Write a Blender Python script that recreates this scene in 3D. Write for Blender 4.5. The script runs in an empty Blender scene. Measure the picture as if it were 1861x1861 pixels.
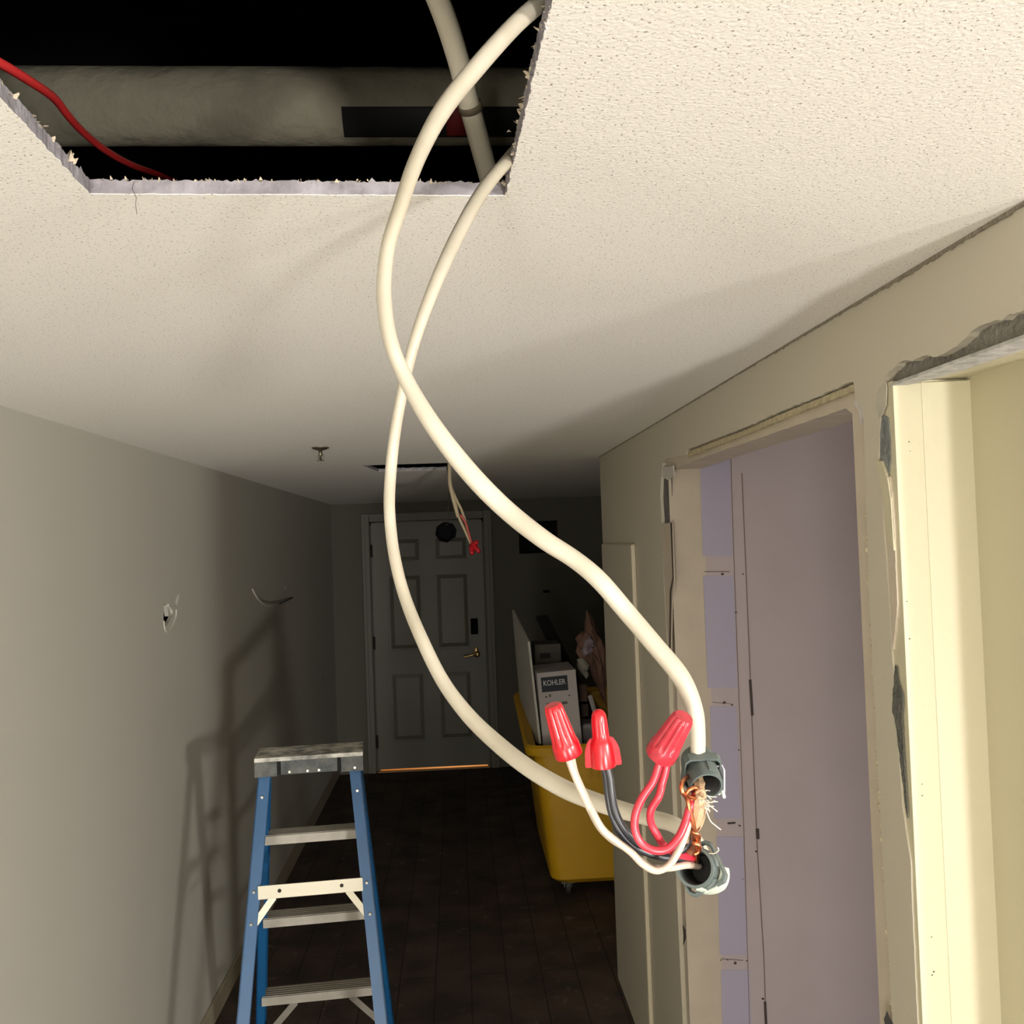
import bpy, bmesh, math, random
from mathutils import Vector, Matrix, noise
from mathutils.geometry import tessellate_polygon
random.seed(7)
S = bpy.context.scene
C = S.collection
PI = math.pi
# ------------------------------------------------------------------ camera
F = 1761.7
YAW, PIT, ROL = 0.058, 0.0295, -0.035
CAM = Vector((0, 0, 1.846))
_w = Vector((math.sin(YAW)*math.cos(PIT), math.cos(YAW)*math.cos(PIT), math.sin(PIT)))
_r0 = Vector((math.cos(YAW), -math.sin(YAW), 0)); _u0 = _r0.cross(_w)
_r = math.cos(ROL)*_r0 + math.sin(ROL)*_u0
_u = -math.sin(ROL)*_r0 + math.cos(ROL)*_u0
cd = bpy.data.cameras.new('camera'); cam = bpy.data.objects.new('camera', cd); C.objects.link(cam)
cd.sensor_width = 36; cd.lens = 36*F/1861; cd.clip_start = .02
M = Matrix((( _r.x, _u.x, -_w.x), (_r.y, _u.y, -_w.y), (_r.z, _u.z, -_w.z))).to_4x4(); M.translation = CAM
cam.matrix_world = M
S.camera = cam
# ------------------------------------------------------------------ world, lights, exposure
W = bpy.data.worlds.new('world'); S.world = W; W.use_nodes = True
W.node_tree.nodes['Background'].inputs[0].default_value = (.9, .85, .8, 1)
W.node_tree.nodes['Background'].inputs[1].default_value = 0.0
def lamp(name, loc, power, col, rad):
    d = bpy.data.lights.new(name, 'POINT'); d.energy = power; d.color = col; d.shadow_soft_size = rad
    o = bpy.data.objects.new(name, d); C.objects.link(o); o.location = loc; return o
lamp('work_light', (1.61, -3.7, .25), 690, (1, .98, .955), .20)
lamp('room_light', (2.6, -2.0, 1.75), 470, (1, .98, .95), .16)
lamp('floor_light', (-.80, -1.6, .25), 112, (1, .975, .93), .25)
lamp('fill_light', (-.60, -2.1, 1.35), 60, (1, .96, .92), .12)
lamp('closet_light', (2.0, 1.75, .55), 6.5, (.96, .93, 1.0), .15)
lamp('corridor_light', (-.1, 8.9, .9), 60, (1, .55, .22), .1)
S.view_settings.view_transform = 'Standard'; S.view_settings.look = 'None'
S.view_settings.gamma = 1; S.view_settings.use_curve_mapping = False
S.view_settings.exposure = 0.0

# ------------------------------------------------------------------ helpers
def ray(px, py): return (_w + _r*((px-930.5)/F) - _u*((py-930.5)/F))
def U(px, py, ax, v):
    d = ray(px, py); k = 'xyz'.index(ax); t = (v-CAM[k])/d[k]; return CAM + d*t
def DP(px, py, dep): return CAM + ray(px, py)*dep
def srgb(c):
    return tuple(((x/255)/12.92 if x/255 <= .04045 else ((x/255+.055)/1.055)**2.4) for x in c) + (1,)
def mat(name, col, rough=.6, var=0, vscale=8, bump=0, bscale=60, metal=0, col2=None, spec=.5, trans=0, sss=0, bdist=.01, emis=None, detail=3):
    m = bpy.data.materials.new(name); m.use_nodes = True; nt = m.node_tree; n = nt.nodes; l = nt.links
    b = n['Principled BSDF']; c = srgb(col) if max(col) > 1.0 else tuple(col)+(1,)
    b.inputs['Base Color'].default_value = c; b.inputs['Roughness'].default_value = rough
    b.inputs['Metallic'].default_value = metal; b.inputs['Specular IOR Level'].default_value = spec
    if sss:
        b.inputs['Subsurface Weight'].default_value = sss; b.inputs['Subsurface Scale'].default_value = .004
    tc = n.new('ShaderNodeTexCoord')
    if var or col2:
        nz = n.new('ShaderNodeTexNoise'); nz.inputs['Scale'].default_value = vscale; nz.inputs['Detail'].default_value = 4
        l.new(tc.outputs['Object'], nz.inputs['Vector'])
        cr = n.new('ShaderNodeValToRGB'); cr.color_ramp.elements[0].position = .35; cr.color_ramp.elements[1].position = .65
        c2 = srgb(col2) if col2 else tuple(x*(1-var) for x in c[:3])+(1,)
        cr.color_ramp.elements[0].color = c2; cr.color_ramp.elements[1].color = c
        l.new(nz.outputs['Fac'], cr.inputs['Fac']); l.new(cr.outputs['Color'], b.inputs['Base Color'])
    if bump:
        nb = n.new('ShaderNodeTexNoise'); nb.inputs['Scale'].default_value = bscale; nb.inputs['Detail'].default_value = detail
        l.new(tc.outputs['Object'], nb.inputs['Vector'])
        bp = n.new('ShaderNodeBump'); bp.inputs['Strength'].default_value = bump; bp.inputs['Distance'].default_value = bdist
        l.new(nb.outputs['Fac'], bp.inputs['Height']); l.new(bp.outputs['Normal'], b.inputs['Normal'])
    return m
ORG = {}
def finish(o, parent, smooth):
    if smooth:
        for p in o.data.polygons: p.use_smooth = True
def obj(name, bm, m, parent=None, smooth=False, kind=None, origin=None):
    if smooth is not None:
        bmesh.ops.recalc_face_normals(bm, faces=bm.faces)
    if parent is not None: org = ORG[parent]
    elif origin is not None: org = Vector(origin)
    elif kind == 'structure': org = Vector((0, 0, 0))
    else:
        lo = Vector((min(v.co.x for v in bm.verts), min(v.co.y for v in bm.verts), min(v.co.z for v in bm.verts)))
        hi = Vector((max(v.co.x for v in bm.verts), max(v.co.y for v in bm.verts), max(v.co.z for v in bm.verts)))
        org = Vector(((lo.x+hi.x)/2, (lo.y+hi.y)/2, lo.z))
    bmesh.ops.translate(bm, vec=-org, verts=bm.verts)
    me = bpy.data.meshes.new(name); bm.to_mesh(me); bm.free(); me.materials.append(m)
    o = bpy.data.objects.new(name, me); C.objects.link(o)
    if parent is not None: o.parent = parent
    else: o.location = org
    ORG[o] = org
    if smooth:
        for p in me.polygons: p.use_smooth = True
    if smooth == 'auto':
        try: me.set_sharp_from_angle(angle=math.radians(35))
        except Exception: pass
    if kind: o['kind'] = kind
    return o
def thing(name, label, cat, loc, group=None):
    o = bpy.data.objects.new(name, None); C.objects.link(o); o.location = loc; o.empty_display_size = .02
    ORG[o] = Vector(loc); o['label'] = label; o['category'] = cat
    if group: o['group'] = group
    return o
def tag(o, label, cat, group=None):
    o['label'] = label; o['category'] = cat
    if group: o['group'] = group
    return o
def box(bm, lo, hi, mt=None, bev=0):
    lo = Vector(lo); hi = Vector(hi)
    r = bmesh.ops.create_cube(bm, size=1)
    vs = r['verts']
    for v in vs:
        v.co = Vector(((lo.x+hi.x)/2+v.co.x*(hi.x-lo.x), (lo.y+hi.y)/2+v.co.y*(hi.y-lo.y), (lo.z+hi.z)/2+v.co.z*(hi.z-lo.z)))
    if bev:
        es = list({e for v in vs for e in v.link_edges})
        r2 = bmesh.ops.bevel(bm, geom=es, offset=bev, segments=2, affect='EDGES', profile=.5)
        vs = list({v for f in r2['faces'] for v in f.verts} | {v for v in vs if v.is_valid})
    if mt is not None: bmesh.ops.transform(bm, matrix=mt, verts=vs)
    return vs
def bx(lo, hi, mt=None, bev=0):
    bm = bmesh.new(); box(bm, lo, hi, mt, bev); return bm
def bar(bm, a, b, w, d, up=(0, 0, 1), bev=0):
    a = Vector(a); b = Vector(b); z = (b-a).normalized(); x = Vector(up).cross(z)
    if x.length < 1e-4: x = Vector((1, 0, 0))
    x.normalize(); y = z.cross(x)
    m = Matrix((x, y, z)).transposed().to_4x4(); m.translation = a
    return box(bm, (-w/2, -d/2, 0), (w/2, d/2, (b-a).length), m, bev)
def cr_path(pts, step=6):
    """Catmull-Rom through lists of floats"""
    P = [Vector(p) for p in pts]; out = []
    n = len(P)
    for i in range(n-1):
        p0 = P[i-1] if i else P[i]*2-P[i+1]; p1 = P[i]; p2 = P[i+1]; p3 = P[i+2] if i+2 < n else P[i+1]*2-P[i]
        for k in range(step):
            t = k/step
            out.append(.5*((2*p1)+(p2-p0)*t+(2*p0-5*p1+4*p2-p3)*t*t+(3*p1-p0-3*p2+p3)*t*t*t))
    out.append(P[-1]); return out
def tube(bm, pts, rads, seg=14, rf=None, cap=True):
    n = len(pts); pts = [Vector(p) for p in pts]
    if not hasattr(rads, '__len__'): rads = [rads]*n
    T = [(pts[min(i+1, n-1)]-pts[max(i-1, 0)]).normalized() for i in range(n)]
    x = T[0].orthogonal().normalized(); rings = []; s = 0
    for i in range(n):
        if i: s += (pts[i]-pts[i-1]).length
        x = (x-T[i]*x.dot(T[i])).normalized(); y = T[i].cross(x); ring = []
        for k in range(seg):
            a = 2*PI*k/seg; rr = rads[i]*(rf(a, s) if rf else 1)
            ring.append(bm.verts.new(pts[i]+x*math.cos(a)*rr+y*math.sin(a)*rr))
        rings.append(ring)
    for i in range(n-1):
        for k in range(seg):
            bm.faces.new((rings[i][k], rings[i][(k+1) % seg], rings[i+1][(k+1) % seg], rings[i+1][k]))
    if cap:
        bm.faces.new(rings[0][::-1]); bm.faces.new(rings[-1])
    return bm
def path_tube(pl, r, seg=12, step=6, rf=None, bm=None):
    """pl: (px, py, depth[, width px])"""
    pts = []
    for p in pl:
        q = DP(p[0], p[1], p[2]); pts.append((q.x, q.y, q.z))
    if len(pl[0]) > 3: rr = [p[3]*p[2]/F/2 for p in pl]
    else: rr = [r]*len(pl)
    P = cr_path(pts, step); Rr = [v.x for v in cr_path([(a, 0, 0) for a in rr], step)]
    return tube(bm or bmesh.new(), P, Rr, seg, rf)
def frame(p0, axis, ref=(0, 0, 1)):
    z = Vector(axis).normalized(); x = Vector(ref).cross(z)
    if x.length < 1e-3: x = Vector((1, 0, 0)).cross(z)
    x.normalize(); y = z.cross(x)
    m = Matrix((x, y, z)).transposed().to_4x4(); m.translation = Vector(p0); return m
def loft(bm, prof, seg, mt, rf=None, closed=False, cap=True):
    rings = []
    for (s, r) in prof:
        ring = []
        for k in range(seg):
            a = 2*PI*k/seg; rr = r*(rf(a, s) if rf else 1)
            ring.append(bm.verts.new(mt @ Vector((rr*math.cos(a), rr*math.sin(a), s))))
        rings.append(ring)
    n = len(rings)
    for i in range(n if closed else n-1):
        A = rings[i]; B = rings[(i+1) % n]
        for k in range(seg): bm.faces.new((A[k], A[(k+1) % seg], B[(k+1) % seg], B[k]))
    if cap and not closed:
        bm.faces.new(rings[0][::-1]); bm.faces.new(rings[-1])
    return bm
def rag(pts, step, amp, closed=False, seed=0):
    out = []; n = len(pts)
    for i in range(n if closed else n-1):
        a = Vector(pts[i][:2]); b = Vector(pts[(i+1) % n][:2]); k = max(1, int((b-a).length/step))
        nrm = Vector((-(b-a).y, (b-a).x)).normalized() if (b-a).length > 0 else Vector((0, 0))
        for j in range(k):
            t = j/k; p = a.lerp(b, t)
            e = min(1, (j > 0)*1.0)
            q = noise.noise(Vector((p.x*90+seed, p.y*90, seed*3.1)))*1.2+noise.noise(Vector((p.x*400+seed, p.y*400, seed)))
            out.append(p+nrm*q*amp*e)
    if not closed: out.append(Vector(pts[-1][:2]))
    return out
def plate(outer, holes, thick, f3):
    """f3(u,v,w) -> world; w in 0..thick"""
    bm = bmesh.new(); loops = [[Vector((p[0], p[1], 0)) for p in L] for L in [outer]+holes]
    flat = [p for L in loops for p in L]
    tris = tessellate_polygon(loops)
    A = [bm.verts.new(f3(p.x, p.y, 0)) for p in flat]; B = [bm.verts.new(f3(p.x, p.y, thick)) for p in flat]
    for t in tris:
        try: bm.faces.new([A[i] for i in t]); bm.faces.new([B[i] for i in reversed(t)])
        except ValueError: pass
    k = 0
    for L in loops:
        n = len(L)
        for i in range(n):
            a, b = k+i, k+(i+1) % n
            try: bm.faces.new((A[a], A[b], B[b], B[a]))
            except ValueError: pass
        k += n
    return bm

# ------------------------------------------------------------------ dimensions
ZC = 2.191; XL = -1.017; XR = .623; YF = 7.98
SK = .0127                                   # gypsum board thickness
# ------------------------------------------------------------------ materials
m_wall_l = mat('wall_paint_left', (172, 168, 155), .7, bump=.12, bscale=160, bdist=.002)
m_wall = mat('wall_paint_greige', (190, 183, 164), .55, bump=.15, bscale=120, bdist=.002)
m_far = mat('wall_paint_dimmed', (86, 82, 70), .7, bump=.1, bscale=100, bdist=.002)  # darkened so the colour carries the low light at the hall end
m_cream = mat('wall_paint_cream', (194, 187, 158), .5, bump=.25, bscale=70, bdist=.002)
m_reveal = mat('reveal_paint', (196, 184, 164), .6, var=.08, vscale=14, bump=.2, bscale=90, bdist=.002)
m_gyp = mat('gypsum_edge', (200, 194, 186), .9, var=.18, vscale=60, bump=.5, bscale=220, bdist=.003)
m_gyp_tan = mat('cut_gypsum_tan', (186, 174, 140), .9, var=.25, vscale=70, bump=.5, bscale=200, bdist=.003)
m_grey = mat('grey_mortar', (128, 124, 114), .85, var=.15, vscale=50, bump=.8, bscale=110, bdist=.006)
m_scrape = mat('scraped_plaster', (190, 188, 181), .8, col2=(160, 158, 152), vscale=45, bump=.5, bscale=120, bdist=.004)
m_paper = mat('torn_paper', (196, 182, 158), .9, var=.2, vscale=200)
m_lav = mat('primed_board', (184, 172, 172), .7, var=.05, vscale=5, bump=.1, bscale=80, bdist=.002)
m_lav2 = mat('pale_blue_board', (172, 166, 184), .7)
m_seam = mat('seam_line', (120, 100, 92), .9)
m_dirt = mat('dirt_mark', (70, 60, 56), .9)
m_dark = mat('void_shade', (9, 9, 9), .95)  # black colour stands in for the lack of light in voids and cavities
m_trim = mat('baseboard_paint', (150, 140, 118), .5)

def ceiling_mat():
    m = mat('popcorn_ceiling', (230, 226, 216), .85, bump=0); nt = m.node_tree; n = nt.nodes; l = nt.links
    tc = n.new('ShaderNodeTexCoord'); b = n['Principled BSDF']
    v = n.new('ShaderNodeTexVoronoi'); v.inputs['Scale'].default_value = 330; v.feature = 'SMOOTH_F1'
    nz = n.new('ShaderNodeTexNoise'); nz.inputs['Scale'].default_value = 300; nz.inputs['Detail'].default_value = 3
    l.new(tc.outputs['Object'], v.inputs['Vector']); l.new(tc.outputs['Object'], nz.inputs['Vector'])
    mx = n.new('ShaderNodeMath'); mx.operation = 'MULTIPLY_ADD'; mx.inputs[1].default_value = -.6
    l.new(v.outputs['Distance'], mx.inputs[0]); l.new(nz.outputs['Fac'], mx.inputs[2])
    bp = n.new('ShaderNodeBump'); bp.inputs['Strength'].default_value = .22; bp.inputs['Distance'].default_value = .002
    l.new(mx.outputs[0], bp.inputs['Height']); l.new(bp.outputs['Normal'], b.inputs['Normal'])
    # small dark specks paint in the shade of pits in the texture coat
    n2 = n.new('ShaderNodeTexNoise'); n2.inputs['Scale'].default_value = 330; n2.inputs['Detail'].default_value = 2
    l.new(tc.outputs['Object'], n2.inputs['Vector'])
    cr = n.new('ShaderNodeValToRGB'); cr.color_ramp.elements[0].position = .635; cr.color_ramp.elements[1].position = .68
    cr.color_ramp.elements[0].color = srgb((230, 226, 216)); cr.color_ramp.elements[1].color = srgb((140, 132, 118))
    l.new(n2.outputs['Fac'], cr.inputs['Fac']); l.new(cr.outputs['Color'], b.inputs['Base Color'])
    return m
m_ceil = ceiling_mat()

# ------------------------------------------------------------------ ceiling with two cut openings
cA = U(163, 353, 'z', ZC); cB = U(919, 356, 'z', ZC); cR = U(1003, 0, 'z', ZC); cL = U(0, 178, 'z', ZC)
yfront = .42
def ext(a, b, y): t = (y-a.y)/(b.y-a.y); return (a.x+(b.x-a.x)*t, y)
h1 = [(cA.x, cA.y), (cB.x, cB.y), ext(cB, cR, yfront), ext(cA, cL, yfront)]
hole1 = rag(h1, .004, .0011, True, 3)
f0 = U(658, 846, 'z', ZC); f1 = U(822, 841, 'z', ZC)
fy = f0.y+.38
h2 = [(f0.x, f0.y), (f1.x, f0.y), (f1.x+.01, fy), (f0.x+.04, fy)]
hole2 = rag(h2, .01, .003, True, 9)
CO = [(-1.15, -5.2), (4.2, -5.2), (4.2, 9.6), (-1.15, 9.6)]
ceil = obj('ceiling', plate(CO, [hole1, hole2], SK, lambda a, b, w: Vector((a, b, ZC+w))), m_ceil, kind='structure')
# torn cut faces lining the openings
def lining(loop, z0, z1, out, seed, idx=None):
    bm = bmesh.new(); n = len(loop); c = sum((Vector(p) for p in loop), Vector((0, 0)))/n
    prev = None; R = range(n+1)
    for i in R:
        p = Vector(loop[i % n]); d = (c-p).normalized()*out
        top = z1+.0025*noise.noise(Vector((p.x*220, p.y*220, seed)))+(random.random() < .05)*.003*random.random()
        a = bm.verts.new((p.x+d.x, p.y+d.y, z0)); b = bm.verts.new((p.x+d.x, p.y+d.y, top))
        e = bm.verts.new((p.x-d.x*3, p.y-d.y*3, top)); g = bm.verts.new((p.x-d.x*3, p.y-d.y*3, z0+.0003))
        if prev:
            for q in range(4): bm.faces.new((prev[q], (a, b, e, g)[q], (a, b, e, g)[(q+1) % 4], prev[(q+1) % 4]))
        prev = (a, b, e, g)
    return bm
m_cut = mat('cut_drywall_face', (152, 147, 150), .85, col2=(126, 121, 124), vscale=35, bump=.7, bscale=90, bdist=.004)
obj('cut_edge', lining(hole1, ZC+.0006, ZC+SK+.001, .0007, 1.0), m_cut, ceil)
obj('cut_edge', lining(hole2, ZC+.0006, ZC+SK+.001, .0012, 4.0), m_cut, ceil)
def flakes(path, n, size, mt_, parent, zlo, zhi, inward, name='torn_paper'):
    bm = bmesh.new()
    for _ in range(n):
        k = random.randrange(len(path)-1); p = Vector(path[k]).lerp(Vector(path[k+1]), random.random())
        s = size*random.uniform(.3, 1.2); z = random.uniform(zlo, zhi)
        o_ = Vector((p.x, p.y, z)); d = Vector((inward[0]*random.uniform(.1, 1), inward[1]*random.uniform(.1, 1), random.uniform(-.4, .8)))*s
        t = Vector((random.uniform(-1, 1), random.uniform(-1, 1), random.uniform(-.5, .5))).normalized()*s*.5
        vs = [bm.verts.new(o_-t), bm.verts.new(o_+t), bm.verts.new(o_+d+t*.3), bm.verts.new(o_+d*1.2-t*.2)]
        up = [bm.verts.new(v.co+Vector((0, 0, .0003))) for v in vs]
        bm.faces.new(vs); bm.faces.new(up[::-1])
        for q in range(4): bm.faces.new((vs[q], vs[(q+1) % 4], up[(q+1) % 4], up[q]))
    return obj(name, bm, mt_, parent)
flakes([h1[0], h1[1]], 110, .0038, m_paper, ceil, ZC+SK-.001, ZC+SK+.0018, (0, -1))
flakes([h1[1], h1[2]], 120, .0045, m_paper, ceil, ZC+.002, ZC+SK+.002, (-1, 0))
flakes([h1[0], h1[3]], 60, .0050, m_paper, ceil, ZC+SK-.002, ZC+SK+.002, (1, 0))
flakes([h1[1], h1[2]], 70, .0032, m_gyp, ceil, ZC-.0008, ZC+.001, (1, .3))
flakes([h1[0], h1[1]], 60, .0022, m_gyp, ceil, ZC-.0005, ZC+.001, (0, 1))
flakes([h2[3], h2[2]], 25, .012, m_paper, ceil, ZC-.004, ZC+.01, (0, -.4))
# bigger scraps of torn facing at the corners
bm = bmesh.new()
for (px, py, w, h_) in ((130, 282, 16, 24), (138, 292, 10, 16), (925, 240, 12, 8), (918, 296, 8, 10)):
    q = U(px, py, 'z', ZC+SK+.001); s = q.y/F
    pts = [q+Vector((random.uniform(-.5, .5)*w*s, random.uniform(-.3, .3)*w*s, random.uniform(-.5, .5)*h_*s)) for _ in range(6)]
    vs = [bm.verts.new(p) for p in pts]; bmesh.ops.convex_hull(bm, input=vs)
obj('torn_paper', bm, m_paper, ceil)
q0 = U(246, 352, 'z', ZC)
thr = [q0+Vector((0, -.0015, .012)), q0+Vector((-.002, -.002, .004)), q0+Vector((.0015, -.003, -.004)), q0+Vector((.001, -.003, -.012)), q0+Vector((.002, -.003, -.021))]
obj('loose_thread', tube(bmesh.new(), cr_path(thr, 4), .00028, 6), m_dirt, ceil)
q0 = U(919, 352, 'z', ZC)
thr = [q0+Vector((0, 0, .003)), q0+Vector((.0, -.001, -.003)), q0+Vector((.002, -.002, -.007)), q0+Vector((.004, -.002, -.008))]
obj('loose_thread', tube(bmesh.new(), cr_path(thr, 4), .0004, 6), m_paper, ceil)

# void above the ceiling
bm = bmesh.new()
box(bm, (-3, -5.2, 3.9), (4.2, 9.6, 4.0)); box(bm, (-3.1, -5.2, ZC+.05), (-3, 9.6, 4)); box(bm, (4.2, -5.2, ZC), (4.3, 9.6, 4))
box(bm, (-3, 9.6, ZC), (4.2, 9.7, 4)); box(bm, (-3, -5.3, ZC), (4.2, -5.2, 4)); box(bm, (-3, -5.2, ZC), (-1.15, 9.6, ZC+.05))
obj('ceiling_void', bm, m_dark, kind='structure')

# ------------------------------------------------------------------ floor
m_floor = mat('dark_stained_subfloor', (84, 68, 60), .75, col2=(54, 45, 41), vscale=5, bump=.35, bscale=30, bdist=.004)
nt = m_floor.node_tree; n = nt.nodes; l = nt.links
cr0 = [x for x in n if x.type == 'VALTORGB'][0]; tc0 = [x for x in n if x.type == 'TEX_COORD'][0]
nz = n.new('ShaderNodeTexNoise'); nz.inputs['Scale'].default_value = 9; nz.inputs['Detail'].default_value = 10; nz.inputs['Roughness'].default_value = .75
l.new(tc0.outputs['Object'], nz.inputs['Vector'])
cr1 = n.new('ShaderNodeValToRGB'); cr1.color_ramp.elements[0].position = .58; cr1.color_ramp.elements[1].position = .8
cr1.color_ramp.elements[0].color = (0, 0, 0, 1); cr1.color_ramp.elements[1].color = (1, 1, 1, 1)
l.new(nz.outputs['Fac'], cr1.inputs['Fac'])
mx = n.new('ShaderNodeMixRGB'); mx.inputs[2].default_value = srgb((150, 136, 124))
l.new(cr1.outputs['Color'], mx.inputs[0]); l.new(cr0.outputs['Color'], mx.inputs[1]); br = n.new('ShaderNodeTexBrick'); br.inputs['Scale'].default_value = 1; br.inputs['Brick Width'].default_value = 1.2; br.inputs['Row Height'].default_value = .15; br.inputs['Mortar Size'].default_value = .003
br.inputs['Color1'].default_value = (1, 1, 1, 1); br.inputs['Color2'].default_value = (.78, .76, .74, 1); br.inputs['Mortar'].default_value = (.25, .22, .2, 1)
mp = n.new('ShaderNodeMapping'); mp.inputs['Rotation'].default_value = (0, 0, PI/2)
l.new(tc0.outputs['Object'], mp.inputs['Vector']); l.new(mp.outputs['Vector'], br.inputs['Vector'])
m2 = n.new('ShaderNodeMixRGB'); m2.blend_type = 'MULTIPLY'; m2.inputs[0].default_value = 1
l.new(mx.outputs[0], m2.inputs[1]); l.new(br.outputs['Color'], m2.inputs[2]); l.new(m2.outputs[0], n['Principled BSDF'].inputs['Base Color'])
obj('floor', bx((-1.3, -5.2, -.1), (4.2, 9.6, 0)), m_floor, kind='structure')

# ------------------------------------------------------------------ left wall
def fx(x0, sgn): return lambda a, b, w: Vector((x0+sgn*w, a, b))
def onL(px, py): q = U(px, py, 'x', XL); return (q.y, q.z)
def onR(px, py, x=XR): q = U(px, py, 'x', x); return (q.y, q.z)
gl = [onL(*p) for p in ((298, 1098), (303, 1100), (306, 1120), (314, 1118), (309, 1128), (300, 1140), (297, 1128))]
gl2 = [onL(*p) for p in ((326, 1078), (322, 1100), (318, 1102), (319, 1088))]
gl3 = [onL(*p) for p in ((516, 1062), (521, 1072), (518, 1074), (515, 1068))]
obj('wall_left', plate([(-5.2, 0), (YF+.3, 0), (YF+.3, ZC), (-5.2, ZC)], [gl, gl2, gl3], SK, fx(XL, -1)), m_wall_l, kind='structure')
obj('wall_left_cavity', bx((XL-.13, -5.2, 0), (XL-.1, 9, ZC)), m_dark, kind='structure')
def edge_flap(pts, x, w, r):
    P = [Vector((x+w, *onL(*p))) for p in pts]; return tube(bmesh.new(), cr_path([tuple(p) for p in P], 4), r, 6)
dmg = obj('torn_plaster', edge_flap([(297, 1128), (299, 1143), (304, 1148), (312, 1138), (319, 1122), (320, 1108)], XL, .0, .0042), m_wall_l)
tag(dmg, 'raised rim of torn plaster around the near gouge in the left wall', 'plaster')
tab = obj('flap', edge_flap([(304, 1100), (309, 1106), (311, 1114)], XL, .001, .006), m_wall_l, dmg)
# near stretch of baseboard
obj('baseboard_left', bx((XL, -1, 0), (XL+.012, YF, .085), bev=.003), m_trim, kind='structure')
hk = [(458, 1070, .0), (461, 1088, .02), (470, 1099, .03), (484, 1102, .03), (500, 1098, .02)]
P = [Vector((XL+w, *onL(a, b))) for a, b, w in hk]
wh = thing('wall_bracket', 'thin pale curved bracket left on the dark left wall past the gouge', 'bracket', P[0])
obj('rod', tube(bmesh.new(), cr_path([tuple(p) for p in P], 5), .0045, 8), mat('dull_white', (170, 165, 150), .6), wh, True)
P2 = [Vector((XL+w, *onL(a, b))) for a, b, w in [(500, 1098, .02), (515, 1092, .015), (532, 1086, .0)]]
obj('rod_end', tube(bmesh.new(), cr_path([tuple(p) for p in P2], 5), .0045, 8), mat('tarnished', (52, 48, 42), .6), wh, True)
st = obj('wall_screw', loft(bmesh.new(), [(0, .011), (.006, .011), (.01, .006)], 10, frame(Vector((XL, *onL(586, 1231))), (1, 0, 0))), mat('screw_metal', (120, 115, 105), .4, metal=.8))
tag(st, 'small screw head low on the far left wall near the corner', 'screw')

# ------------------------------------------------------------------ right wall, with two torn-out openings
def cw(px, py, off=0): return onR(px, py, XR+off)
YC = 4.12; Y0 = .975; TH = .115
M_skin_top = [(1201, 872), (1204, 842), (1212, 833), (1247, 827), (1249, 817), (1300, 797), (1360, 774), (1420, 747), (1480, 723), (1545, 694)]
M_skin_right = [(1551, 694), (1554, 728), (1568, 742), (1569, 762), (1573, 900), (1580, 1100), (1595, 1400), (1609, 1650), (1622, 1861), (1634, 2050)]
M_skin_left = [(1200, 905), (1203, 950), (1206, 1050), (1214, 1200), (1220, 1400), (1229, 1600), (1241, 1861), (1250, 2050)]
M_core = [(1222, 853), (1284, 829), (1400, 789), (1537, 742), (1549, 752), (1556, 820), (1562, 950), (1574, 1200), (1587, 1430), (1600, 1680), (1611, 1861), (1624, 2050)]
R_skin_top = [(1609, 686), (1617, 674), (1628, 666), (1631, 660), (1642, 655), (1660, 656), (1664, 652), (1682, 646), (1704, 648), (1728, 635), (1746, 622), (1763, 604), (1779, 593), (1805, 583), (1821, 582), (1830, 573), (1860, 564), (1930, 535)]
R_skin_left = [(1601, 712), (1603, 745), (1599, 780), (1596, 838), (1600, 880), (1608, 990), (1618, 1130), (1622, 1202), (1629, 1320), (1640, 1470), (1655, 1565), (1660, 1700), (1668, 1861), (1680, 2080)]
def poly_r(pts): return [cw(*p) for p in pts]
def drop(loop_pts):   # carry an edge straight down to the floor
    y = loop_pts[-1][0]; return loop_pts+[(y, .0)]
yM0 = cw(1611, 1861)[0]
ms = poly_r(M_skin_top); mr = drop(poly_r(M_skin_right)); ml = drop(poly_r(M_skin_left))
rs = poly_r(R_skin_top); rl = drop(poly_r(R_skin_left))
# outline: (y, z) polygon walking round the whole skin
skin = [(YC, 0), (YC, ZC), (Y0, ZC), (Y0, rs[-1][1])]
skin += rag(rs[::-1], .006, .0015, seed=5)
skin += rag(rl, .008, .0012, seed=8)
skin += rag(mr[::-1], .01, .0012, seed=2)
skin += rag(ms[::-1], .008, .0014, seed=4)
skin += rag(ml, .012, .0008, seed=6)
skin = [tuple(p) for p in skin]
wr = obj('wall_right', plate(skin, [], SK, fx(XR, 1)), m_wall, kind='structure')
YP = cw(1615, 760)[0]-.004      # face of the cream reveal
R_core_low = [(1611, 704), (1735, 653), (1860, 608), (1930, 583)]
rc = [onR(a, b, XR+SK) for a, b in R_core_low]
mc = [onR(a, b, XR+SK) for a, b in M_core]
yP2 = mc[4][0]
# structural core behind the board
zR = rc[0][1]
coreR = [(YP, zR), (Y0, zR-.002), (Y0, ZC), (YP+.05, ZC), (YP+.05, 0), (YP, 0)]
wcR = obj('header_core', plate([tuple(p) for p in coreR], [], .030, fx(XR+SK, 1)), m_grey, wr)
coreM = [(YP+.05, 0), (YP+.05, ZC), (YC-.01, ZC), (YC-.01, 0)]
yML = sum(onR(a, b, XR+SK)[0] for a, b in ((1222, 853), (1228, 1100), (1244, 1861)))/3
yML = onR(1223, 900, XR+SK)[0]
coreM += [(yML, 0), (yML, mc[0][1])]+[tuple(p) for p in rag([mc[0], mc[1], mc[2], mc[3]], .02, .0012, seed=12)][1:]+[mc[4], (mc[4][0], 0)]
obj('framing_core', plate([tuple(p) for p in coreM], [], TH-2*SK, fx(XR+SK, 1)), m_reveal, wr)
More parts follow.
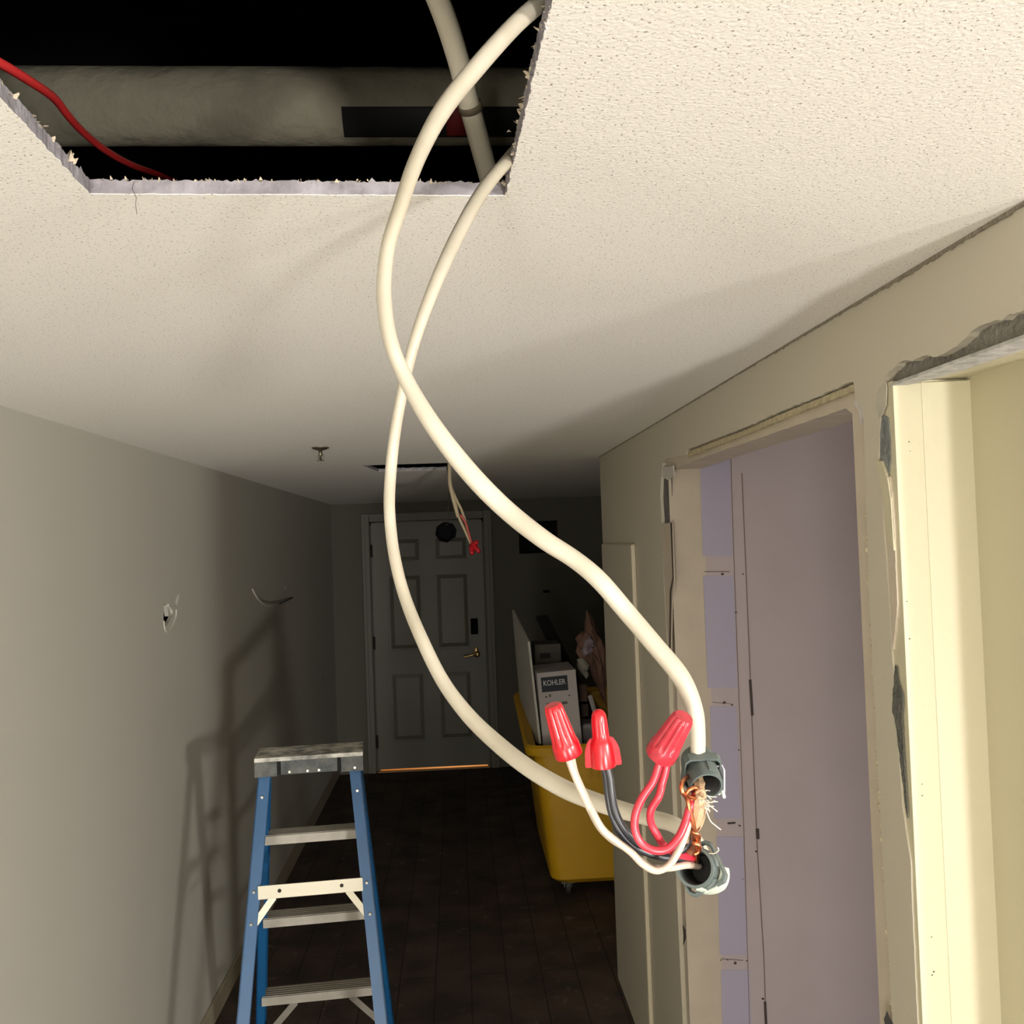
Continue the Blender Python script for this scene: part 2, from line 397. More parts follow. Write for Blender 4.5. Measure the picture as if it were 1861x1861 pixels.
# cream niche: soffit, reveal, closing board
XN = U(1750, 705, 'y', YP).x
obj('niche_header', bx((XR+SK+.030, Y0, zR+.004), (XN+.06, YP+.05, ZC)), m_cream, wr)
obj('niche_reveal', bx((XR+SK*.2, YP-.006, 0), (XN+.06, YP+.045, zR+.003)), m_cream, wr)
obj('niche_board', bx((XN, 1.16, 0), (XN+SK, YP, zR+.004)), m_cream, wr)
XS = U(1678, 760, 'y', YP-.01).x
obj('corner_board', bx((XR+SK*.2, YP-.0085, 0), (XS, YP-.005, zR-.001), bev=.001), m_cream, wr)
obj('shade_wedge', plate([(XS, YP-.0083), (XN+.002, YP-.020), (XN+.002, YP-.004), (XS, YP-.004)], [], zR-.001, lambda a, b, w: Vector((a, b, w))), m_cream, wr)  # added wedge, tilted so this stretch of the reveal takes less light
# scraped underside of the header
sc = bmesh.new()
e1 = [(XR+SK*0+.001, YP), (XR+SK*0+.001, Y0)]
inn = rag([(XR+.045, Y0), (XR+.043, YP-.12), (XR+.036, YP-.05), (XR+.02, YP)], .006, .0025, seed=33)
scr = plate([(XR+.002, YP), (XR+.002, Y0)]+[tuple(p) for p in inn], [], .004, lambda a, b, w: Vector((a, b, zR-.004+w)))
obj('scraped_underside', scr, m_scrape, wr)
# chips: white filler, splinter, grey gouge
def chip(pts, name, m, x=XR-.0006, th=.0012, step=.004, amp=.0008, seed=0):
    pl = [cw(*p) for p in pts]
    return obj(name, plate([tuple(p) for p in rag(pl, step, amp, True, seed)], [], th, fx(x, 1)), m, wr)
m_fill = mat('filler_patch', (186, 180, 164), .8, var=.12, vscale=60, bump=.5, bscale=150, bdist=.003)
chip([(1594, 715), (1609, 690), (1612, 703), (1611, 736), (1604, 755), (1597, 760), (1593, 740)], 'filler', m_fill, seed=2)
chip([(1595, 838), (1605, 838), (1616, 868), (1622, 905), (1628, 1000), (1618, 985), (1607, 900)], 'splintered_paper', m_cream, XR-.003, .004, seed=3)
chip([(1617, 866), (1622, 900), (1626, 960), (1632, 1100), (1624, 1180), (1620, 1100), (1614, 985), (1606, 890)], 'splintered_paper', m_reveal, XR-.001, .006, seed=13)
chip([(1627, 1209), (1631, 1212), (1634, 1240), (1641, 1262), (1640, 1300), (1644, 1380), (1648, 1440), (1650, 1488), (1644, 1450), (1637, 1390), (1630, 1330), (1622, 1290), (1624, 1250)], 'grey_gouge', mat('gouge_grey', (98, 98, 90), .9, var=.3, vscale=80, bump=.6, bscale=150), step=.003, amp=.002, seed=4)
chip([(1607, 1852), (1612, 1838), (1616, 1850), (1624, 1861), (1624, 1885), (1612, 1880)], 'grey_gouge', mat('gouge_dark', (70, 68, 66), .9), seed=5)
chip([(1598, 760), (1603, 752), (1613, 760), (1616, 800), (1617, 835), (1614, 862), (1606, 838), (1599, 836)], 'grey_gouge', mat('exposed_metal', (128, 132, 128), .7, var=.3, vscale=60, bump=.5, bscale=120), XR+SK-.012, .0015, seed=6)
# middle opening: exposed patch and torn strip on its far side
obj('exposed_stud', plate([tuple(onR(a, b, XR+SK-.002)) for a, b in ((1202, 872), (1222, 866), (1222, 955), (1204, 955))], [], .0015, fx(XR+SK-.0035, 1)), mat('stud_grey', (104, 100, 98), .7, var=.35, vscale=22), wr)
chip([(1203, 952), (1222, 950), (1226, 1060), (1222, 1090), (1220, 1200), (1215, 1180), (1208, 1060)], 'torn_strip', m_reveal, XR-.0008, .003, amp=.0015, seed=7)
chip([(1204, 850), (1222, 846), (1224, 866), (1212, 872), (1203, 866)], 'torn_strip', m_gyp, XR+.001, .004, seed=8)
chip([(1551, 720), (1566, 735), (1567, 752), (1560, 772), (1556, 745), (1548, 735)], 'torn_strip', m_gyp, XR+.003, .005, seed=9)
# cut gypsum edge above the middle opening and down both its sides
g = [cw(a, b, .004) for a, b in ((1248, 822), (1300, 802), (1360, 779), (1420, 752), (1480, 728), (1548, 700))]
g2 = [cw(a, b, .004) for a, b in ((1548, 712), (1480, 739), (1420, 763), (1360, 788), (1300, 811), (1248, 831))]
obj('cut_gypsum', plate([tuple(p) for p in rag(g+g2, .006, .0012, True, 21)], [], SK-.004, fx(XR+.0035, 1)), m_gyp_tan, wr)
bm = bmesh.new()
for k in range(90):
    t = k/90; y, z = Vector(mr[4]).lerp(Vector(mr[-2]), t)
    yy = mr[4][0]+(mr[-2][0]-mr[4][0])*t
    z = mr[4][1]+(mr[-2][1]-mr[4][1])*t
    for i in range(4, len(mr)-1):
        if mr[i][1] >= z >= mr[i+1][1]:
            s = (mr[i][1]-z)/(mr[i][1]-mr[i+1][1]); yy = mr[i][0]+(mr[i+1][0]-mr[i][0])*s
    s = random.uniform(.001, .0035)
    r_ = bmesh.ops.create_icosphere(bm, subdivisions=1, radius=s)
    for v in r_['verts']: v.co = Vector((v.co.x*.5+XR+random.uniform(-.001, .005), v.co.y+yy+random.uniform(-.001, .003), v.co.z*random.uniform(1, 2)+z))
obj('crumbled_edge', bm, m_gyp_tan, wr)
edge = rag([(Y0, ZC-.0045), (1.25, ZC-.0050), (1.45, ZC-.0035), (1.9, ZC-.0022), (YC, ZC-.0018)], .008, .0022, seed=41)
obj('ragged_joint', plate([(YC, ZC), (Y0, ZC)]+[tuple(p) for p in edge], [], .004, fx(XR-.0038, 1)), mat('ragged_joint_edge', (142, 134, 116), .9, var=.2, vscale=90, bump=.5, bscale=150), wr)
# small hole marks and flaw on the board edge by the lower jamb
obj('edge_split', plate([tuple(cw(a, b)) for a, b in ((1241, 1680), (1246, 1690), (1247, 1705), (1242, 1718), (1243, 1700))], [], .001, fx(XR-.0012, 1)), m_dirt, wr)
obj('edge_split', plate([tuple(cw(a, b)) for a, b in ((1219, 950), (1222, 950), (1225, 1050), (1221, 1075), (1219, 1190), (1217, 1190), (1218, 1075), (1223, 1048))], [], .001, fx(XR-.0016, 1)), m_dirt, wr)
# wall end and the hall widening beyond it
obj('wall_end', bx((XR+SK, YC-.012, 0), (2.2, YC, ZC)), m_wall, kind='structure')
# raised patch panel low on the right wall
pp = [cw(*p) for p in ((1096, 986), (1152, 989))]
obj('trim_1', bx((XR-.010, pp[1][0], 0), (XR, YC-.03, pp[1][1]), bev=.003), m_wall, kind='structure')
obj('trim_2', bx((XR-.016, pp[1][0]-.03, 0), (XR, pp[1][0], pp[1][1]), bev=.005), mat('trim_paint', (200, 190, 165), .45), kind='structure')

# closet behind the middle opening
YB = yML
Xi = XR+TH-SK
cb = obj('wall_back', bx((XR+TH-SK-.0005, YB-.0004, 0), (2.4, YB+.06, ZC)), m_lav, kind='structure')
obj('jamb_face', bx((XR+.001, YB-.0012, 0), (U(1271, 900, 'y', YB).x, YB, mc[0][1]+.002)), m_reveal, cb)
obj('wall_side', bx((2.3, YP, 0), (2.4, YB, ZC)), m_lav, kind='structure')
obj('wall_partition', bx((XN+.06, YP+.045, 0), (2.4, mc[4][0]-.001, ZC)), m_lav, kind='structure')
def onB(px, py): q = U(px, py, 'y', YB); return (q.x, q.z)
def fyB(w0): return lambda a, b, w: Vector((a, YB-.0002-w0-w, b))
lavs = [((1271, 800), (1326, 800), (1330, 1012), (1277, 1010)), ((1278, 1046), (1333, 1046), (1340, 1250), (1286, 1250)), ((1290, 1284), (1338, 1284), (1347, 1488), (1297, 1488)),
        ((1302, 1520), (1350, 1520), (1358, 1735), (1308, 1735)), ((1310, 1762), (1362, 1762), (1372, 2050), (1317, 2050))]
for L in lavs:
    obj('pale_board', plate([onB(*p) for p in L], [], .0015, fyB(0)), m_lav2, cb)
def line(pts, wd, m=m_seam, name='seam'):
    P = [Vector((onB(a, b)[0], YB-.0016, onB(a, b)[1])) for a, b in pts]
    obj(name, tube(bmesh.new(), P, wd, 5), m, cb)
line([(1328, 830), (1333, 1000), (1342, 1250), (1352, 1520), (1362, 1861)], .0010)
line([(1348, 860), (1356, 1050), (1366, 1300), (1376, 1540), (1388, 1740), (1392, 1861)], .0014)
line([(1363, 1235), (1367, 1300)], .0042, m_dirt, 'crack'); line([(1376, 1506), (1377, 1524)], .0055, m_dirt, 'crack'); line([(1390, 1820), (1392, 1861)], .004, m_dirt, 'crack')
line([(1280, 1039), (1326, 1039)], .0010); line([(1180+115, 1276), (1330, 1279)], .0008)
line([(1322, 1496), (1336, 1495)], .0028, m_dirt, 'smudge'); line([(1310, 1742), (1350, 1745)], .001)
bm = bmesh.new()
for (a, b, s) in ((1313, 1043, 3), (1350, 1043, 2), (1327, 1095, 2.2), (1337, 1113, 2.5), (1329, 1198, 2.5), (1316, 1277, 3), (1330, 1281, 2), (1342, 1363, 2), (1344, 1500, 2.5), (1374, 1547, 2.5), (1350, 1597, 2.8), (1336, 1750, 3.5), (1322, 1744, 2), (1357, 1746, 2), (1386, 1815, 2.5), (1310, 1745, 1.5)):
    x, z = onB(a, b); r_ = bmesh.ops.create_icosphere(bm, subdivisions=1, radius=s*YB/F)
    for v in r_['verts']: v.co = Vector((v.co.x*random.uniform(.6, 1.4)+x, v.co.y*.15+YB-.0012, v.co.z*random.uniform(.5, 1)+z))
obj('nail_marks', bm, m_dirt, cb)
bm = bmesh.new()
for (a, b, s) in ((1648, 1093, 1.6), (1653, 1161, 2), (1676, 1425, 1.5), (1676, 1446, 1.8), (1693, 1703, 1.6), (1697, 1766, 2.4), (1694, 1772, 2), (1688, 898, 1.6), (1652, 803, 1.8), (1654, 690+130, 1.2)):
    q = U(a, b, 'y', YP-.0085); r_ = bmesh.ops.create_icosphere(bm, subdivisions=1, radius=s*YP/F)
    for v in r_['verts']: v.co = Vector((v.co.x+q.x, v.co.y*.2+q.y, v.co.z*.7+q.z))
obj('nail_marks', bm, m_dirt, wr)

# ------------------------------------------------------------------ room behind the camera and far walls
obj('wall_rear', bx((-1.2, -5.3, 0), (4.2, -5.2, ZC)), m_wall_l, kind='structure')
obj('wall_right_rear', bx((4.2, -5.2, 0), (4.3, 9.6, ZC)), m_wall_l, kind='structure')
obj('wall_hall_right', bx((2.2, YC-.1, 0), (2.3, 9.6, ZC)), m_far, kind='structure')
dx0 = -.70; dx1 = .214; DZ = 2.03
far = [(-1.15, 0), (-1.15, ZC), (2.2, ZC), (2.2, 0), (dx1+.012, 0), (dx1+.012, DZ+.012), (dx0-.012, DZ+.012), (dx0-.012, 0)]
v0 = U(942, 948, 'y', YF); v1 = U(1015, 1004, 'y', YF)
vent = [(v0.x, v0.z), (v1.x, v0.z), (v1.x, v1.z), (v0.x, v1.z)]
s0 = U(993, 1075, 'y', YF); socket = [(s0.x-.026, s0.z-.012), (s0.x+.026, s0.z-.012), (s0.x+.026, s0.z+.012), (s0.x-.026, s0.z+.012)]
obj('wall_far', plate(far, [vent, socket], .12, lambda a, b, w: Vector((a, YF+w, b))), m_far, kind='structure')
obj('wall_far_recess', bx((v0.x-.05, YF+.118, s0.z-.1), (v1.x+.05, YF+.13, v0.z+.05)), m_dark, kind='structure')
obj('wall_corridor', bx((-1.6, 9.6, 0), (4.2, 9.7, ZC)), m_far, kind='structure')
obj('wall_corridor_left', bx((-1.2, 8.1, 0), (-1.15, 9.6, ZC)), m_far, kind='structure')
# casing
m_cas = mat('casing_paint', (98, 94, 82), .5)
bm = bmesh.new()
box(bm, (dx0-.075, YF-.016, 0), (dx0-.008, YF, DZ+.075), bev=.004); box(bm, (dx1+.008, YF-.016, 0), (dx1+.075, YF, DZ+.075), bev=.004)
box(bm, (dx0-.008, YF-.016, DZ+.008), (dx1+.008, YF, DZ+.075), bev=.004)
box(bm, (dx0-.05, YF-.022, 0), (dx0-.012, YF-.014, DZ+.05), bev=.003); box(bm, (dx1+.012, YF-.022, 0), (dx1+.05, YF-.014, DZ+.05), bev=.003)
obj('trim_3', bm, m_cas, kind='structure')
# six-panel door
m_door = mat('door_paint_dimmed', (100, 97, 84), .45)  # door colour darkened likewise, for the low light it gets
GAP = .024; yd = YF+.012
def fy(y): return lambda a, b, w: Vector((a, y+w, b))
W_ = dx1-dx0; st_ = .125; mid = .11
cols = [(dx0+st_, dx0+W_/2-mid/2), (dx0+W_/2+mid/2, dx1-st_)]
rows = [(.24, .80), (.98, 1.60), (1.70, 1.90)]
holes = [[(a, c), (b, c), (b, d), (a, d)] for a, b in cols for c, d in rows]
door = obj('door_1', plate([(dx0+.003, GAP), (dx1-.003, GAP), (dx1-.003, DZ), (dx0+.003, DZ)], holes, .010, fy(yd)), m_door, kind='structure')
obj('door_core', bx((dx0+.003, yd+.010, GAP), (dx1-.003, yd+.042, DZ)), m_door, door)
for a, b in cols:
    for c, d in rows:
        bm = bmesh.new(); i = .012; j = .045
        A = [bm.verts.new((x, yd+.0105, z)) for x, z in ((a+i, c+i), (b-i, c+i), (b-i, d-i), (a+i, d-i))]
        B = [bm.verts.new((x, yd+.002, z)) for x, z in ((a+j, c+j), (b-j, c+j), (b-j, d-j), (a+j, d-j))]
        bm.faces.new(B)
        for k in range(4): bm.faces.new((A[k], A[(k+1) % 4], B[(k+1) % 4], B[k]))
        obj('raised_panel', bm, m_door, door)
m_hinge = mat('dark_bronze', (40, 36, 30), .5, metal=.6)
for z in (.25, 1.05, 1.80):
    bm = bx((dx0-.012, yd-.010, z-.05), (dx0+.012, yd+.002, z+.05), bev=.002); loft(bm, [(0, .007), (.104, .007)], 10, frame((dx0, yd-.010, z-.052), (0, 0, 1), (1, 0, 0)))
    obj('hinge', bm, m_hinge, door)
lk = U(862, 1138, 'y', yd); q = lk
obj('lock_reader', bx((q.x-.030, yd-.022, q.z-.065), (q.x+.030, yd, q.z+.065), bev=.006), mat('lock_black', (9, 9, 9), .8, spec=.1), door)
q = U(866, 1188, 'y', yd); m_brass = mat('aged_brass', (165, 140, 90), .28, metal=.9)
bm = bmesh.new(); loft(bm, [(0, .030), (.008, .030), (.012, .022)], 20, frame((q.x, yd, q.z), (0, -1, 0)))
bx_ = box(bm, (q.x-.016, yd-.012, q.z-.03), (q.x+.016, yd, q.z+.055), bev=.006)
loft(bm, [(0, .011), (.05, .011)], 12, frame((q.x, yd, q.z), (0, -1, 0)))
tube(bm, cr_path([(q.x, yd-.048, q.z), (q.x-.03, yd-.052, q.z-.002), (q.x-.07, yd-.05, q.z-.012), (q.x-.105, yd-.047, q.z-.016)], 4), .009, 10)
dh = obj('door_handle', bm, m_brass, door, 'auto')
obj('door_stop', bx((dx0-.02, yd+.0425, 0), (dx0+.02, yd+.06, DZ+.012)), m_cas, door); obj('door_stop', bx((dx1-.02, yd+.0425, 0), (dx1+.02, yd+.06, DZ+.012)), m_cas, door); obj('door_stop', bx((dx0-.02, yd+.0425, DZ-.02), (dx1+.02, yd+.06, DZ+.02)), m_cas, door)
obj('threshold', bx((dx0, YF, 0), (dx1, YF+.10, .006)), mat('wood_threshold', (205, 160, 110), .5), door)

# ------------------------------------------------------------------ pipes and wire above the opening
m_wrap = mat('canvas_pipe_wrap', (134, 128, 108), .8, var=.2, vscale=5, bump=.9, bscale=11, bdist=.02, detail=6)
YQ = 1.42
a0 = U(400, 127, 'y', YQ); a1 = U(400, 264, 'y', YQ); pz = (a0.z+a1.z)/2; pr = (a0.z-a1.z)/2*.97
duct = thing('insulated_pipe', 'large canvas-wrapped insulated pipe running crosswise above the cut ceiling opening', 'pipe', (0, YQ, pz))
tl = math.atan((U(900, 130, 'y', YQ).z-U(100, 128, 'y', YQ).z)/(U(900, 130, 'y', YQ).x-U(100, 128, 'y', YQ).x))
def dp(x, a, r, ): return Vector((x, YQ-math.cos(a)*r, pz+math.tan(tl)*(x+.2)+math.sin(a)*r))
bm = bmesh.new(); NX = 160; NS = 40; rings = []
for i in range(NX+1):
    x = -2+4.5*i/NX; ring = []
    for k in range(NS):
        a = 2*PI*k/NS
        wr_ = 1+.010*noise.noise(Vector((x*3, math.cos(a)*2, math.sin(a)*2)))+.006*abs(noise.noise(Vector((x*9+a*1.5, a*3, 0))))
        ring.append(bm.verts.new(dp(x, a, pr*wr_)))
    rings.append(ring)
for i in range(NX):
    for k in range(NS): bm.faces.new((rings[i][k], rings[i][(k+1) % NS], rings[i+1][(k+1) % NS], rings[i+1][k]))
obj('wrap', bm, m_wrap, duct, True)
def band(x0, x1, a0_, a1_, r0, r1, m, name, par):
    bm = bmesh.new(); N = 14; G = []
    for r in (r0, r1):
        G.append([[bm.verts.new(dp(x, a0_+(a1_-a0_)*k/N, r)) for k in range(N+1)] for x in (x0, x1)])
    for k in range(N):
        for s in (0, 1): bm.faces.new((G[s][0][k], G[s][0][k+1], G[s][1][k+1], G[s][1][k]))
        for e in (0, 1): bm.faces.new((G[0][e][k], G[0][e][k+1], G[1][e][k+1], G[1][e][k]))
    for k in (0, N): bm.faces.new((G[0][0][k], G[0][1][k], G[1][1][k], G[1][0][k]))
    return obj(name, bm, m, par, True)
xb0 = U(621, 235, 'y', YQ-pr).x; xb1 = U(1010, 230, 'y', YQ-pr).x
lb = band(xb0, xb1, -1.25, -.42, pr*.9, pr*1.03, mat('near_black_band', (24, 24, 23), .7), 'dark_band', duct)  # near-black strip over the lower front of the pipe wrap
xr0 = U(812, 235, 'y', YQ-pr).x; xr1 = U(848, 235, 'y', YQ-pr).x
band(xr0, xr1, -1.22, -.40, pr*1.02, pr*1.045, mat('dull_red', (110, 26, 26), .7), 'red_stripe', lb)
# plastic pipe
m_pvc = mat('cream_plastic_pipe', (244, 234, 206), .45, var=.05, vscale=6)
pv = thing('plastic_pipe', 'cream plastic water pipe slanting down through the opening before the insulated pipe', 'pipe', DP(850, 180, 1.2))
YV = 1.12
pp_ = [(755, -90, 1.02), (800, 8, 1.08), (832, 105, 1.14), (853, 190, 1.19), (880, 290, 1.25), (915, 420, 1.33)]
obj('tube', path_tube(pp_, .0131, 24, 8), m_pvc, pv, True)
A = DP(853, 187, 1.19); B = DP(857, 202, 1.198)
obj('pipe_ring', tube(bmesh.new(), [A, A.lerp(B, .1), A.lerp(B, .9), B], [.0133, .0152, .0152, .0133], 24), mat('brown_band', (120, 108, 84), .6), pv, True)  # slightly raised brown ring round the pipe
# red wire
m_redw = mat('red_jacket', (214, 52, 52), .38, spec=.5)
rw = obj('red_wire', path_tube([(-60, 85, .70), (0, 115, .76), (55, 148, .84), (98, 178, .92), (122, 208, .97), (148, 237, 1.03), (190, 272, 1.12), (240, 300, 1.25), (292, 319, 1.4), (350, 345, 1.6)], .0041, 12, 6), m_redw, None, True)
tag(rw, 'red wire sagging inside the left end of the ceiling opening', 'wire')

# ------------------------------------------------------------------ hanging cables
m_sheath = mat('cable_sheath', (178, 171, 155), .45, col2=(162, 154, 136), vscale=14, bump=.25, bscale=60, bdist=.002, sss=.05)
m_white = mat('white_conductor', (178, 163, 148), .35, sss=.1)
m_black = mat('black_conductor', (40, 41, 46), .32)
m_red = mat('red_conductor', (178, 44, 58), .3)
m_cu = mat('bare_copper', (205, 130, 90), .28, metal=1)
m_pap = mat('kraft_paper', (180, 150, 118), .85, var=.25, vscale=120)
m_fib = mat('white_fibre', (200, 188, 170), .8)
rf = lambda a, s: 1+.045*math.cos(2*a+s*14)
rfl = lambda a, s: 1+.05*math.cos(2*a+s*9)+.018*math.cos(3*a-s*26)+.012*noise.noise(Vector((s*40, math.cos(a), math.sin(a))))
K1 = DP(1270, 1390, .49)
c1 = thing('electrical_cable', 'cream sheathed cable looping from the opening side edge to the upper grey connector', 'cable', DP(740, 690, .53), 'hanging electrical cables')
obj('sheath', path_tube([(1080, -75, .74, 31), (1020, -28, .69, 31), (985, 2, .665, 32), (935, 46, .645, 33), (870, 118, .62, 35), (805, 200, .60, 35), (758, 290, .58, 31), (725, 385, .56, 28), (704, 455, .55, 27), (698, 540, .54, 27), (710, 620, .53, 26), (738, 690, .53, 27), (786, 772, .52, 31), (850, 855, .52, 34), (915, 922, .52, 34), (985, 978, .51, 33), (1045, 1017, .505, 32), (1090, 1055, .50, 33), (1140, 1113, .50, 33), (1190, 1172, .495, 33), (1238, 1232, .49, 34), (1262, 1290, .49, 32), (1268, 1340, .492, 29), (1268, 1382, .494, 28), (1272, 1400, .492, 27)], 0, 20, 7, rfl), m_sheath, c1, True)
c2 = thing('electrical_cable', 'cream sheathed cable hanging from the back corner of the opening to the lower grey connector', 'cable', DP(708, 930, .77), 'hanging electrical cables')
obj('sheath', path_tube([(985, 225, 1.0, 22), (945, 265, .93, 22), (915, 300, .885, 24), (888, 332, .865, 25), (858, 378, .84, 25), (820, 452, .81, 25), (786, 530, .79, 23), (757, 610, .78, 21), (736, 690, .78, 20), (719, 780, .78, 20), (710, 860, .78, 21), (708, 930, .77, 21), (717, 1010, .76, 22), (736, 1085, .75, 23), (766, 1160, .73, 25), (803, 1235, .71, 26), (848, 1297, .69, 28), (902, 1350, .67, 30), (962, 1397, .645, 31), (1030, 1436, .62, 32), (1100, 1463, .595, 31), (1170, 1483, .57, 29), (1222, 1497, .55, 28), (1258, 1522, .54, 28), (1278, 1560, .534, 28), (1284, 1598, .522, 28)], 0, 20, 7, rfl), m_sheath, c2, True)
# conductors; depths around half a metre from the lens, loops bulging towards it
D0 = .478
def wire(pl, r, m, name, par, seg=12): return obj(name, path_tube(pl, r, seg, 6), m, par, True)
RW = .00185
# white
wire([(1024, 1350, D0), (1032, 1375, D0), (1044, 1408, D0), (1058, 1440, D0), (1073, 1472, D0+.002), (1090, 1503, D0+.003), (1112, 1525, D0+.004), (1140, 1543, D0+.005), (1162, 1563, D0+.005), (1186, 1577, D0+.006), (1218, 1577, D0+.008), (1248, 1572, D0+.012), (1272, 1574, D0+.022)], RW, m_white, 'white_wire', c2)
wire([(1030, 1350, D0+.002), (1038, 1375, D0+.002), (1045, 1405, D0+.003), (1061, 1442, D0+.004), (1077, 1476, D0+.001), (1096, 1508, D0), (1122, 1530, D0), (1146, 1548, D0), (1168, 1570, D0), (1192, 1582, D0), (1215, 1573, D0), (1232, 1548, D0), (1243, 1523, D0+.001), (1253, 1490, D0+.003), (1262, 1455, D0+.004), (1274, 1425, D0+.010)], RW, m_white, 'white_wire', c1)
# black
wire([(1094, 1380, D0+.002), (1101, 1410, D0+.002), (1105, 1445, D0+.002), (1112, 1480, D0+.003), (1128, 1513, D0+.004), (1155, 1540, D0+.006), (1195, 1556, D0+.009), (1235, 1560, D0+.012), (1268, 1566, D0+.02)], RW, m_black, 'black_wire', c2)
wire([(1100, 1380, D0-.001), (1108, 1412, D0-.001), (1112, 1442, D0-.001), (1119, 1475, D0), (1135, 1507, D0+.001), (1162, 1532, D0+.003), (1200, 1548, D0+.006), (1238, 1546, D0+.009), (1262, 1510, D0+.012), (1276, 1460, D0+.012), (1284, 1430, D0+.018)], RW, m_black, 'black_wire', c1)
# red
wire([(1204, 1365, D0-.004), (1195, 1398, D0-.004), (1186, 1422, D0-.004), (1167, 1450, D0-.005), (1155, 1480, D0-.006), (1154, 1508, D0-.006), (1165, 1532, D0-.006), (1187, 1545, D0-.006), (1212, 1543, D0-.005), (1233, 1522, D0-.003), (1246, 1493, D0), (1256, 1460, D0+.002), (1272, 1425, D0+.012)], RW*1.08, m_red, 'red_wire', c1)
wire([(1214, 1365, D0-.002), (1210, 1398, D0-.002), (1203, 1425, D0-.002), (1197, 1448, D0-.003), (1183, 1472, D0-.002), (1183, 1495, D0), (1194, 1517, D0+.001), (1208, 1538, D0+.003), (1232, 1552, D0+.008), (1264, 1560, D0+.018)], RW*1.05, m_red, 'red_wire', c2)
# bare copper, wound round itself between the connectors
pts = []
for i in range(70):
    t = i/69; bxp = 1256+12*t; byp = 1440+112*t; a = t*2*PI*5.5
    w_ = 7*(1-t*.5)+1.5
    pts.append(DP(bxp+math.cos(a)*w_, byp+math.sin(a)*3, D0+.004+math.sin(a)*w_*.00025))
obj('ground_wire', tube(bmesh.new(), pts, .0011, 8), m_cu, c1, True)
wire([(1262, 1405, D0+.016), (1248, 1413, D0+.006), (1239, 1424, D0-.001), (1240, 1438, D0-.003), (1249, 1452, D0-.001), (1254, 1475, D0), (1262, 1505, D0+.002), (1268, 1535, D0+.006), (1266, 1565, D0+.016)], .0012, m_cu, 'ground_wire', c2, 8)
wire([(1272, 1440, D0), (1264, 1432, D0-.002), (1252, 1436, D0-.003), (1250, 1446, D0-.002), (1262, 1450, D0), (1272, 1446, D0+.003)], .0011, m_cu, 'ground_wire', c1, 8)
# torn kraft paper strips and frayed filler
def ribbon(pl, name, m, par, th=.0004):
    """pl: px, py, depth, half width px, twist"""
    bm = bmesh.new(); P = cr_path([tuple(DP(a, b, d)) for a, b, d, w, t in pl], 5); Wd = cr_path([(w, t, 0) for a, b, d, w, t in pl], 5)
    prev = None
    for i, p in enumerate(P):
        T = (P[min(i+1, len(P)-1)]-P[max(i-1, 0)]).normalized(); s = T.cross(_w).normalized(); n_ = T.cross(s)
        s2 = s*math.cos(Wd[i].y)+n_*math.sin(Wd[i].y); n2 = T.cross(s2)
        w = Wd[i].x*.49/F*(1+.25*noise.noise(p*900))
        q = [bm.verts.new(p+s2*w+n2*th), bm.verts.new(p+n2*(th+w*.25)), bm.verts.new(p-s2*w+n2*th), bm.verts.new(p-s2*w-n2*th), bm.verts.new(p-n2*(th-w*.25)), bm.verts.new(p+s2*w-n2*th)]
        if prev:
            for k in range(6): bm.faces.new((prev[k], prev[(k+1) % 6], q[(k+1) % 6], q[k]))
        else: bm.faces.new(q[::-1])
        prev = q
    bm.faces.new(prev)
    return obj(name, bm, m, par)
ribbon([(1268, 1400, D0+.016, 8, .1), (1270, 1418, D0+.006, 9, .2), (1273, 1435, D0, 8, .5), (1271, 1462, D0, 9, .2), (1268, 1490, D0+.001, 7, .4), (1262, 1508, D0+.003, 4, .9)], 'paper_strip', m_pap, c1)
ribbon([(1276, 1440, D0+.004, 7, .3), (1278, 1470, D0+.005, 6, .8), (1272, 1500, D0+.006, 5, .3), (1262, 1512, D0+.006, 3, .3)], 'paper_strip', m_pap, c1)
m_pap2 = mat('brown_paper', (120, 72, 44), .85, var=.3, vscale=150)
ribbon([(1258, 1500, D0+.006, 4, .3), (1264, 1520, D0+.007, 9, .4), (1263, 1536, D0+.009, 8, .8), (1252, 1550, D0+.012, 6, .4), (1262, 1566, D0+.02, 6, .2)], 'paper_strip', m_pap2, c2)
ribbon([(1252, 1512, D0+.009, 3, .3), (1244, 1534, D0+.010, 7, .4), (1236, 1552, D0+.012, 8, .6), (1260, 1562, D0+.02, 8, .2)], 'paper_strip', mat('tan_paper', (168, 140, 112), .85, var=.3, vscale=100), c2)
bm = bmesh.new()
for k in range(20):
    a = random.uniform(-.3, 1.3); L = random.uniform(8, 26); x0, y0 = 1272+random.uniform(-8, 8), 1445+random.uniform(-10, 18)
    x1, y1 = x0+math.cos(a)*L, y0+math.sin(a)*L
    tube(bm, cr_path([tuple(DP(x0, y0, D0+.002)), tuple(DP((x0+x1)/2+random.uniform(-4, 4), (y0+y1)/2+random.uniform(-4, 4), D0-.002)), tuple(DP(x1, y1, D0+random.uniform(-.004, .004)))], 4), random.uniform(.00012, .0004), 5)
for pl in ([(1280, 1462, D0), (1290, 1490, D0), (1300, 1500, D0), (1310, 1508, D0)], [(1276, 1452, D0), (1290, 1464, D0-.001), (1304, 1475, D0-.002)], [(1284, 1550, D0+.01), (1298, 1551, D0+.008), (1306, 1545, D0+.006), (1304, 1540, D0+.006)]):
    path_tube(pl, .0003, 6, 4, bm=bm)
obj('frayed_fibre', bm, m_fib, c1)
obj('paper_curl', path_tube([(1266, 1440, D0-.004), (1274, 1436, D0-.006), (1280, 1442, D0-.006), (1278, 1450, D0-.004), (1268, 1449, D0-.004)], .0008, 8, 5), m_pap, c1)

